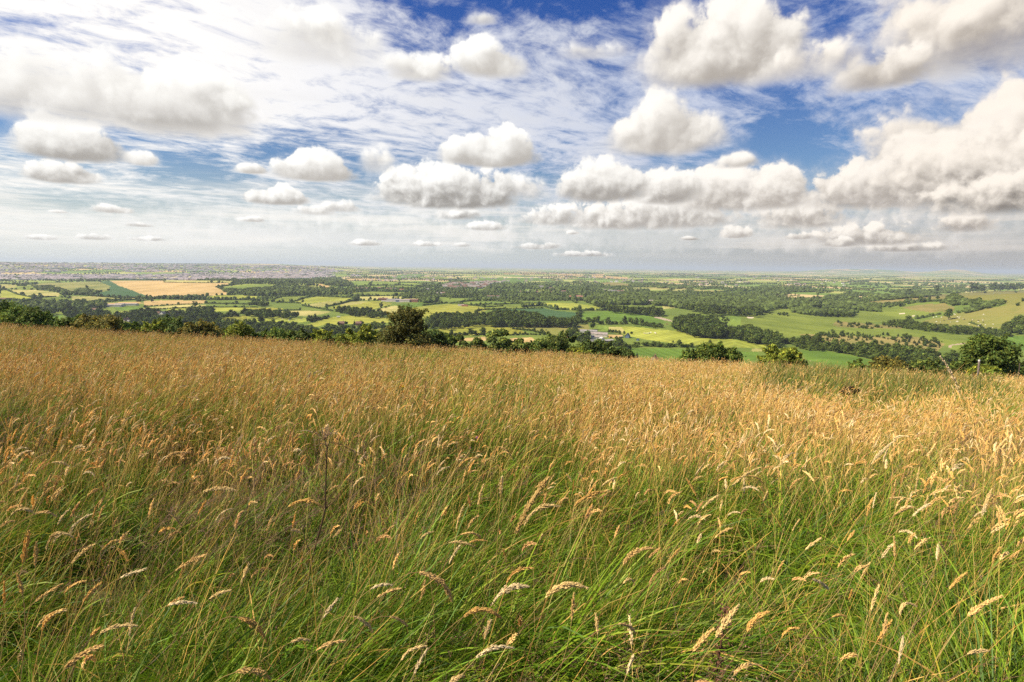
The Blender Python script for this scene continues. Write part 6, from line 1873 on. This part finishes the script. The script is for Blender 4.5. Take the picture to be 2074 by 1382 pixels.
# stems whose heads one can point to, as they stand in the photograph: zoom corner, then base, tip and sag of each head
HZ = {'L': (0, 860), 'M': (700, 860), 'R': (1374, 860)}
HEADS = [
 ('M',915,585,1090,280,30,2),('M',960,540,1150,440,45,1),('M',400,795,570,950,38,1),('M',790,960,980,870,38,1),('M',1075,925,1300,880,42,1),('M',640,1025,835,1040,42,1),
 ('M',1490,750,1650,665,30,1),('M',45,1030,145,1115,16,0),('M',175,925,295,880,10,0),('M',140,880,245,860,10,0),('M',555,635,685,655,14,0),('M',665,632,755,625,8,0),
 ('M',620,590,725,605,16,0),('M',405,610,470,575,8,0),('M',655,560,715,490,18,0),('M',705,1250,905,1200,30,0),('M',300,1260,430,1190,22,0),('M',1225,440,1400,360,22,1),
 ('M',1212,1045,1225,905,2,0),('M',1352,1120,1340,1015,2,0),('M',1465,1070,1550,1115,14,0),('M',1510,1330,1545,1235,5,0),('M',710,430,740,320,5,0),('M',610,225,705,180,16,0),
 ('M',825,120,895,190,14,0),('M',1375,330,1450,285,6,0),('M',240,1030,330,1080,8,0),('M',370,1330,440,1200,6,0),('M',1490,850,1550,860,26,0),('M',1730,740,1790,665,4,0),
 ('M',430,830,400,950,-4,0),('M',560,1382,630,1345,4,1),
 ('L',885,190,990,150,16,0),('L',1145,220,1250,190,26,0),('L',1093,360,1270,355,14,1),('L',1550,440,1735,450,38,1),('L',900,465,970,540,6,0),('L',65,480,185,480,28,0),
 ('L',190,480,305,495,18,0),('L',380,560,495,480,10,0),('L',250,670,395,605,56,0),('L',125,740,155,570,4,1),('L',190,760,195,630,4,0),('L',390,740,510,640,8,0),
 ('L',945,780,1110,695,6,0),('L',650,820,785,775,4,0),('L',1295,850,1335,745,6,0),('L',120,905,92,800,3,0),('L',195,945,335,855,4,0),('L',200,1085,360,995,22,0),
 ('L',355,1305,555,1185,16,1),('L',910,965,1055,960,10,0),('L',1130,930,1235,890,8,0),('L',1285,1035,1425,1165,26,1),('L',1270,1325,1450,1365,26,1),('L',1565,1165,1665,1160,10,0),
 ('L',1700,1210,1850,1160,12,0),('L',1735,1035,1810,935,4,0),('L',540,1120,735,1080,20,0),('L',480,1150,535,1090,5,0),('L',235,370,275,265,5,0),('L',280,205,370,225,12,0),
 ('R',250,215,335,75,4,1),('R',1035,210,1165,85,8,1),('R',290,330,440,230,12,0),('R',95,380,40,285,4,0),('R',380,275,465,345,20,0),('R',1630,480,1680,345,4,1),
 ('R',1165,480,1270,445,10,0),('R',1258,490,1350,425,6,0),('R',1130,395,1260,408,8,0),('R',1012,490,1042,395,14,0),('R',890,290,925,225,3,0),('R',1270,370,1292,230,3,0),
 ('R',1160,705,1155,600,3,0),('R',1385,725,1395,640,4,0),('R',1400,630,1440,720,8,0),('R',1455,880,1545,795,6,0),('R',1556,1025,1735,920,10,1),('R',1035,990,1075,860,5,0),
 ('R',1100,1125,1120,1010,4,0),('R',1182,1280,1205,1140,4,0),('R',1555,1230,1665,1215,8,0),('R',370,1110,485,1005,22,1),('R',85,1210,190,1095,8,1),('R',205,1135,325,965,6,1),
 ('R',300,1340,435,1290,24,0),('R',720,830,805,885,8,0),('R',1188,1020,1275,975,40,0),('R',830,1030,900,1030,8,0),('R',200,605,290,555,8,0),('R',130,450,215,380,6,0),
 ('R',650,250,710,180,4,0),('R',540,220,605,155,4,0),('R',1660,200,1770,60,6,0),('R',905,625,945,570,3,0),('R',960,785,1020,755,4,0),('R',685,670,765,610,4,0),
]
def build_named_heads():
    rng = np.random.default_rng(6)
    for i, (zk, x0, y0, x1, y1, sag, fat) in enumerate(HEADS):
        ox, oy = HZ[zk]
        a = (ox + x0 / 2.647, oy + y0 / 2.647); b = (ox + x1 / 2.647, oy + y1 / 2.647)
        hgt = 0.56 + 0.12 * rng.random()
        A = meadow_at(a[0], a[1], hgt)
        D = A[1]
        def on(p, dep):
            d = pix_dir(*p); d = d / d[1]
            return np.array([d[0] * dep, dep, CAM_Z + d[2] * dep])
        mid = ((a[0] + b[0]) / 2, (a[1] + b[1]) / 2)
        nx, ny = b[1] - a[1], -(b[0] - a[0])
        ln = math.hypot(nx, ny)
        if ny > 0: nx, ny = -nx, -ny
        sg = sag / 2.647
        mid = (mid[0] + nx / ln * sg * 2 * (0.3 if abs(ny) < abs(nx) else 1), mid[1] + ny / ln * sg * 2)
        Bp, Mp = on(b, D + 0.02), on(mid, D + 0.01)
        n = 17
        t = np.linspace(0, 1, n)[:, None]
        ax = (1 - t) ** 2 * A + 2 * t * (1 - t) * Mp + t * t * Bp
        # stem: from the ground, leaning with the wind, meeting the head along its own direction
        t0 = unit(ax[1] - ax[0])
        gx = A[0] - 0.10 - 0.22 * rng.random() * (1 if t0[0] > -0.2 else -0.6) - 0.25 * max(t0[0], 0) * 0.5
        gy = A[1] + 0.05 * rng.normal()
        root = np.array([gx, gy, float(terrain(gx, gy)) - 0.02])
        c1 = root + np.array([0.02, 0, 0.28]); c2 = A - t0 * 0.14
        ts = np.linspace(0, 1, 14)[:, None]
        st = (1 - ts) ** 3 * root + 3 * ts * (1 - ts) ** 2 * c1 + 3 * ts * ts * (1 - ts) * c2 + ts ** 3 * A
        r = empty('flowering_grass', root)
        arched = sag >= 14; droop = b[1] > a[1] + 8
        look = 'thick pale seed head' if fat == 2 else 'plump straw-coloured seed head' if fat else 'slim straw-coloured seed head'
        pose = 'nodding down to the right' if droop and b[0] > a[0] else 'hanging to the left' if b[0] < a[0] else 'arched over to the right' if arched else 'standing nearly upright' if abs(b[0] - a[0]) < 0.5 * abs(b[1] - a[1]) else 'pointing up to the right'
        where = {'L': 'left', 'M': 'middle', 'R': 'right'}[zk]
        row = 'closest green grass' if a[1] > 1180 else 'grass a few steps away' if a[1] > 1000 else 'grass before the golden meadow'
        tag(r, '%s %s above the %s, %s third' % (look, pose, row, where), 'grass stem', 'flowering grass stems with heads one can pick out')
        sb = MB()
        sc = np.array([(0.46, 0.32, 0.12), (0.40, 0.30, 0.10), (0.34, 0.20, 0.10)][i % 3])
        sb.add(*tube(st - root, np.linspace(0.0013, 0.0008, 14), 5), sc)
        link('stem', sb.build('stem', M_HEAD, True), r)
        hb = MB()
        HL = np.linalg.norm(np.diff(ax, axis=0), axis=1).sum()
        m_ = int(np.clip(HL * (2300 if fat else 1500), 70, 420))
        s = rng.random(m_)
        Pa = np.stack([np.interp(s, t[:, 0], ax[:, k]) for k in range(3)], 1)
        Tg = unit(np.gradient(ax, axis=0))
        Ta = unit(np.stack([np.interp(s, t[:, 0], Tg[:, k]) for k in range(3)], 1))
        RR = (0.0056 if fat == 0 else 0.0080 if fat == 1 else 0.013) * (HL / 0.09) ** 0.35
        lump = 0.45 + 0.95 * vnoise(s * 11 + i * 7.0, s * 0 + i, 41)
        sc_ = (D / 1.6) ** 0.25
        V, F, kk = head_pieces(Pa, Ta, RR * head_profile(s) * lump, (0.0044 + 0.0024 * rng.random(m_)) * sc_, (0.0013 + 0.0008 * rng.random(m_)) * sc_, rng, True)
        col = HEAD_PAL[[0, 1, 3, 4, 1, 2][i % 6]] * (0.80 + 0.2 * rng.random())
        C = col * (0.72 + 0.5 * rng.random(m_))[:, None]
        hb.add(V - root, F, np.repeat(C, kk, 0))
        hb.add(*tube(ax[::2] - root, RR * 0.42 * head_profile(np.linspace(0, 1, 9)), 6), col * 0.7)
        link('seed_head', hb.build('seed_head', M_HEAD), r)

def stem_from_pixels(px, hgt0, lastroot=True, depth=None):
    A = meadow_at(px[0][0], px[0][1], hgt0)
    D = A[1] if depth is None else depth
    out = []
    for (u, v) in px:
        d = pix_dir(u, v); d = d / d[1]
        out.append(np.array([d[0] * D, D, CAM_Z + d[2] * D]))
    return np.array(out)

def build_special_stems():
    rng = np.random.default_rng(9)
    # tall dead umbel stalk left of the middle
    D = meadow_at(620, 1215, 0.30)[1]
    main = stem_from_pixels([(663, 905), (661, 930), (660, 970), (659, 1030), (652, 1060), (642, 1095), (632, 1130), (624, 1180), (615, 1240)], 0.5, depth=D)
    zr = float(terrain(main[-1][0] - 0.02, D))
    main = np.vstack([main, [main[-1][0] - 0.02, D, zr - 0.02]])
    root = main[-1].copy()
    r = empty('dead_stalk', root)
    tag(r, 'tall thin dark dead stalk with a broken umbel, rising left of the middle', 'plant')
    b = MB(); b.add(*tube(main - root, np.linspace(0.0026, 0.0048, len(main)), 7), np.array((0.085, 0.05, 0.03)))
    nv = len(b.V[0]); c = np.array(b.C[0]).copy(); c[int(nv * 0.62):] = (0.26, 0.20, 0.05); b.C[0] = c
    for px in ([(632, 1130), (622, 1105), (614, 1075), (616, 1064)], [(659, 1030), (668, 1023), (676, 1016), (690, 1000)], [(661, 905), (668, 896), (690, 900), (712, 912), (738, 922)], [(661, 905), (657, 885)], [(661, 902), (650, 898), (638, 905)]):
        q = stem_from_pixels(px, 0.5, depth=D)
        b.add(*tube(q - root, np.linspace(0.0020, 0.0011, len(q)), 5), np.array((0.10, 0.06, 0.035)))
    link('stem', b.build('stem', M_PLAIN, True), r)
    for (u, v, n, sp_) in ((658, 880, 60, 0.022), (664, 874, 40, 0.018), (616, 1066, 14, 0.006), (738, 922, 20, 0.012), (714, 912, 16, 0.010)):
        hb = MB()
        q = stem_from_pixels([(u, v)], 0.5, depth=D)[0]
        cpts = q + rng.normal(size=(n, 3)) * sp_ * np.array([1, 1, 0.7])
        V, F = leaf_quads(cpts - root, rng.normal(size=(n, 3)), 0.0035, rng)
        hb.add(V, F, np.array((0.42, 0.30, 0.20)))
        for p in cpts[::2]:
            hb.add(*tube([q - (0, 0, sp_) - root, p - root], [0.0006, 0.0005], 4), np.array((0.3, 0.2, 0.13)))
        link('flower_head', hb.build('flower_head', M_HEAD), r)
    # tall lone grass at the right that stands above the skyline of the meadow
    D = meadow_at(1992, 905, 0.45)[1]
    p = stem_from_pixels([(1904, 722), (1914, 735), (1923, 750), (1932, 768), (1944, 795), (1957, 825), (1970, 858), (1984, 890), (1994, 920)], 0.5, depth=D)
    zr = float(terrain(p[-1][0] + 0.03, D)); p = np.vstack([p, [p[-1][0] + 0.05, D, zr - 0.02]]); root = p[-1].copy()
    r = empty('tall_grass_stem', root); tag(r, 'tallest lone grass stem leaning left above the meadow edge at the right', 'grass stem')
    b = MB(); b.add(*tube(p[3:] - root, np.linspace(0.0030, 0.0042, len(p) - 3), 6), np.array((0.52, 0.44, 0.10)))
    link('stem', b.build('stem', M_HEAD, True), r)
    hb = MB(); ax = p[:5]; n = 150; s = rng.random(n)
    tt = np.linspace(0, 1, 5)
    Pa = np.stack([np.interp(s, tt, ax[:, k]) for k in range(3)], 1); Ta = np.broadcast_to(unit(ax[0] - ax[4]), Pa.shape).copy()
    V, F, kk = head_pieces(Pa, Ta, 0.016 * (0.25 + 0.75 * s) * (0.6 + 0.6 * (np.sin(s * 38) > -0.2)), np.full(n, 0.014), np.full(n, 0.0048), rng, True)
    hb.add(V - root, F, np.repeat(np.array((0.92, 0.74, 0.48)) * (0.75 + 0.5 * rng.random(n))[:, None], kk, 0))
    hb.add(*tube(ax - root, np.linspace(0.001, 0.002, 5), 5), np.array((0.5, 0.36, 0.18)))
    link('seed_head', hb.build('seed_head', M_HEAD), r)
    # twisted pale rye-grass spike
    D = meadow_at(808, 1165, 0.30)[1]
    px = [(806, 1032), (806, 1045), (803, 1060), (805, 1075), (802, 1090), (804, 1105), (806, 1120), (805, 1135), (808, 1150), (809, 1165), (812, 1200)]
    p = stem_from_pixels(px, 0.5, depth=D); zr = float(terrain(p[-1][0], D)); p = np.vstack([p, [p[-1][0] + 0.01, D, zr - 0.02]]); root = p[-1].copy()
    r = empty('flowering_grass', root); tag(r, 'thin pale zigzag grass spike standing in green grass', 'grass stem')
    b = MB(); b.add(*tube(p - root, np.linspace(0.0009, 0.0015, len(p)), 5), np.array((0.50, 0.44, 0.28))); link('stem', b.build('stem', M_HEAD, True), r)
    hb = MB(); n = 40; s = np.linspace(0, 0.72, n); tt = np.linspace(0, 1, len(p))
    Pa = np.stack([np.interp(s, tt, p[:, k]) for k in range(3)], 1); Ta = np.broadcast_to(np.array([0, 0, 1.0]), Pa.shape).copy()
    V, F, kk = head_pieces(Pa, Ta, np.full(n, 0.003), np.full(n, 0.005), np.full(n, 0.0012), rng, True)
    hb.add(V - root, F, np.array((0.58, 0.52, 0.38))); link('seed_head', hb.build('seed_head', M_HEAD), r)
    # small flowers in the grass
    def flower(u, v, hgt, colr, sz, lab, name):
        A = meadow_at(u, v, hgt); root = np.array([A[0] - 0.04, A[1], float(terrain(A[0] - 0.04, A[1]))])
        r = empty(name, root); tag(r, lab, 'flower')
        b = MB(); b.add(*tube([(0, 0, 0), (0.02, 0, hgt * 0.6), A - root], [0.0018, 0.0016, 0.0012], 5), np.array((0.12, 0.16, 0.04))); link('stem', b.build('stem', M_PLAIN), r)
        h = MB(); d = unit(rng.normal(size=(40, 3))); d[:, 2] = np.abs(d[:, 2])
        V, F = leaf_quads(A - root + d * sz * 0.6, d + 0.3 * rng.normal(size=(40, 3)), sz * 0.55, rng); h.add(V, F, np.array(colr)); link('flower_head', h.build('flower_head', M_HEAD), r)
    flower(879, 881, 0.55, (0.42, 0.12, 0.30), 0.012, 'small purple knapweed flower left of the middle', 'purple_flower')
    flower(966, 887, 0.55, (0.48, 0.18, 0.36), 0.014, 'larger purple knapweed flower near the middle', 'purple_flower')
    flower(952, 908, 0.5, (0.40, 0.16, 0.32), 0.010, 'faint purple flower below the larger one', 'purple_flower')
    flower(1618, 817, 0.6, (0.75, 0.55, 0.02), 0.020, 'yellow flower in the golden grass left of the dark gap', 'yellow_flower')
    flower(1988, 931, 0.5, (0.75, 0.50, 0.02), 0.010, 'small yellow flower at the right among straw stems', 'yellow_flower')
    flower(816, 784, 0.6, (0.72, 0.5, 0.03), 0.022, 'yellow ragwort speck in the golden meadow below the hawthorn', 'yellow_flower')
    # dark dock spikes sticking out of the gold
    for (u, v, h_, lab) in ((820, 712, 1.0, 'dark dock spike below the hawthorn'), (862, 772, 0.85, 'dark dock spike in the golden grass left of the middle'), (715, 705, 0.9, 'thin dark dock spike left of the hawthorn'), (1048, 738, 0.85, 'leaning dark dock spike in the middle of the golden meadow'), (1470, 1230, 0.62, 'purplish-brown dock spike in the near right grass')):
        A = meadow_at(u, v, h_); root = np.array([A[0] - 0.05, A[1], float(terrain(A[0] - 0.05, A[1]))])
        r = empty('dock_plant', root); tag(r, lab, 'plant')
        b = MB(); b.add(*tube([(0, 0, 0), (0.03, 0, h_ * 0.5), A - root], [0.004, 0.0035, 0.002], 6), np.array((0.12, 0.06, 0.035))); link('stem', b.build('stem', M_PLAIN), r)
        n = 160; s = 0.55 + 0.45 * rng.random(n); Pa = np.array([[0.03 + (A[0] - root[0] - 0.03) * max(0, (q - .5) / .5), 0, h_ * q] for q in s]); Pa[:, 1] = (A[1] - root[1]) * s
        hb = MB(); V, F = leaf_quads(Pa + rng.normal(size=(n, 3)) * 0.012 * np.array([1, 1, 0.5]), rng.normal(size=(n, 3)), 0.008, rng); hb.add(V, F, np.array((0.13, 0.06, 0.035))); link('seed_head', hb.build('seed_head', M_PLAIN), r)
    # gap in the golden grass: dark crown colour stands for shade, stems are bracken
    A = meadow_at(1718, 800, 0.45); root = np.array([A[0], A[1], float(terrain(A[0], A[1]))])
    r = empty('gap_shade_bracken', root); tag(r, 'withered bracken with a dark mass modelled as the shade of a gap in the golden grass at the right', 'bracken')
    lob = [(0.13 * rng.normal(), 0.10 * rng.normal(), 0.48 + 0.10 * rng.random(), 0.13) for _ in range(9)]
    mb = crown(rng, lob, 900, 0.02, (1, 1, 0.8), (0.035, 0.026, 0.014), 0.4, 0.6, 0.2); link('crown', mb.build('crown', M_LEAF), r)
    tb = MB()
    for k in range(16):
        e = np.array([0.2 * rng.normal(), 0.12 * rng.normal(), 0.62 + 0.14 * rng.random()]); tb.add(*tube([(e[0] * .3, e[1] * .3, 0), e * (.7, .7, .8), e + (0.06, 0, -0.01)], [0.005, 0.004, 0.002], 5), np.array((0.22, 0.12, 0.06)))
    link('stem', tb.build('stem', M_PLAIN), r)
build_grass()
build_flowering()
build_named_heads()
build_special_stems()

# ------------------------------------------------------------------ the air
def build_haze():
    zb = -60.0
    V, F = box(-42000, 42000, -3000, 42000, zb, 200.0)
    mt = bpy.data.materials.new('haze_air'); mt.use_nodes = True
    g = NG(mt.node_tree)
    pv = g.n('ShaderNodeVolumePrincipled')
    pv.inputs['Color'].default_value = HAZE_COL
    pv.inputs['Density'].default_value = HAZE_DENS
    pv.inputs['Anisotropy'].default_value = 0.1
    out = g.n('ShaderNodeOutputMaterial')
    g.nt.links.new(pv.outputs[0], out.inputs['Volume'])
    o = link('haze', mesh('haze', V, F, mt))
    tag(o, 'thin bluish summer haze over the far vale', 'haze', kind='stuff')
HAZE_DENS = 6.2e-5
HAZE_COL = (0.76, 0.87, 1.0, 1.0)
build_haze()
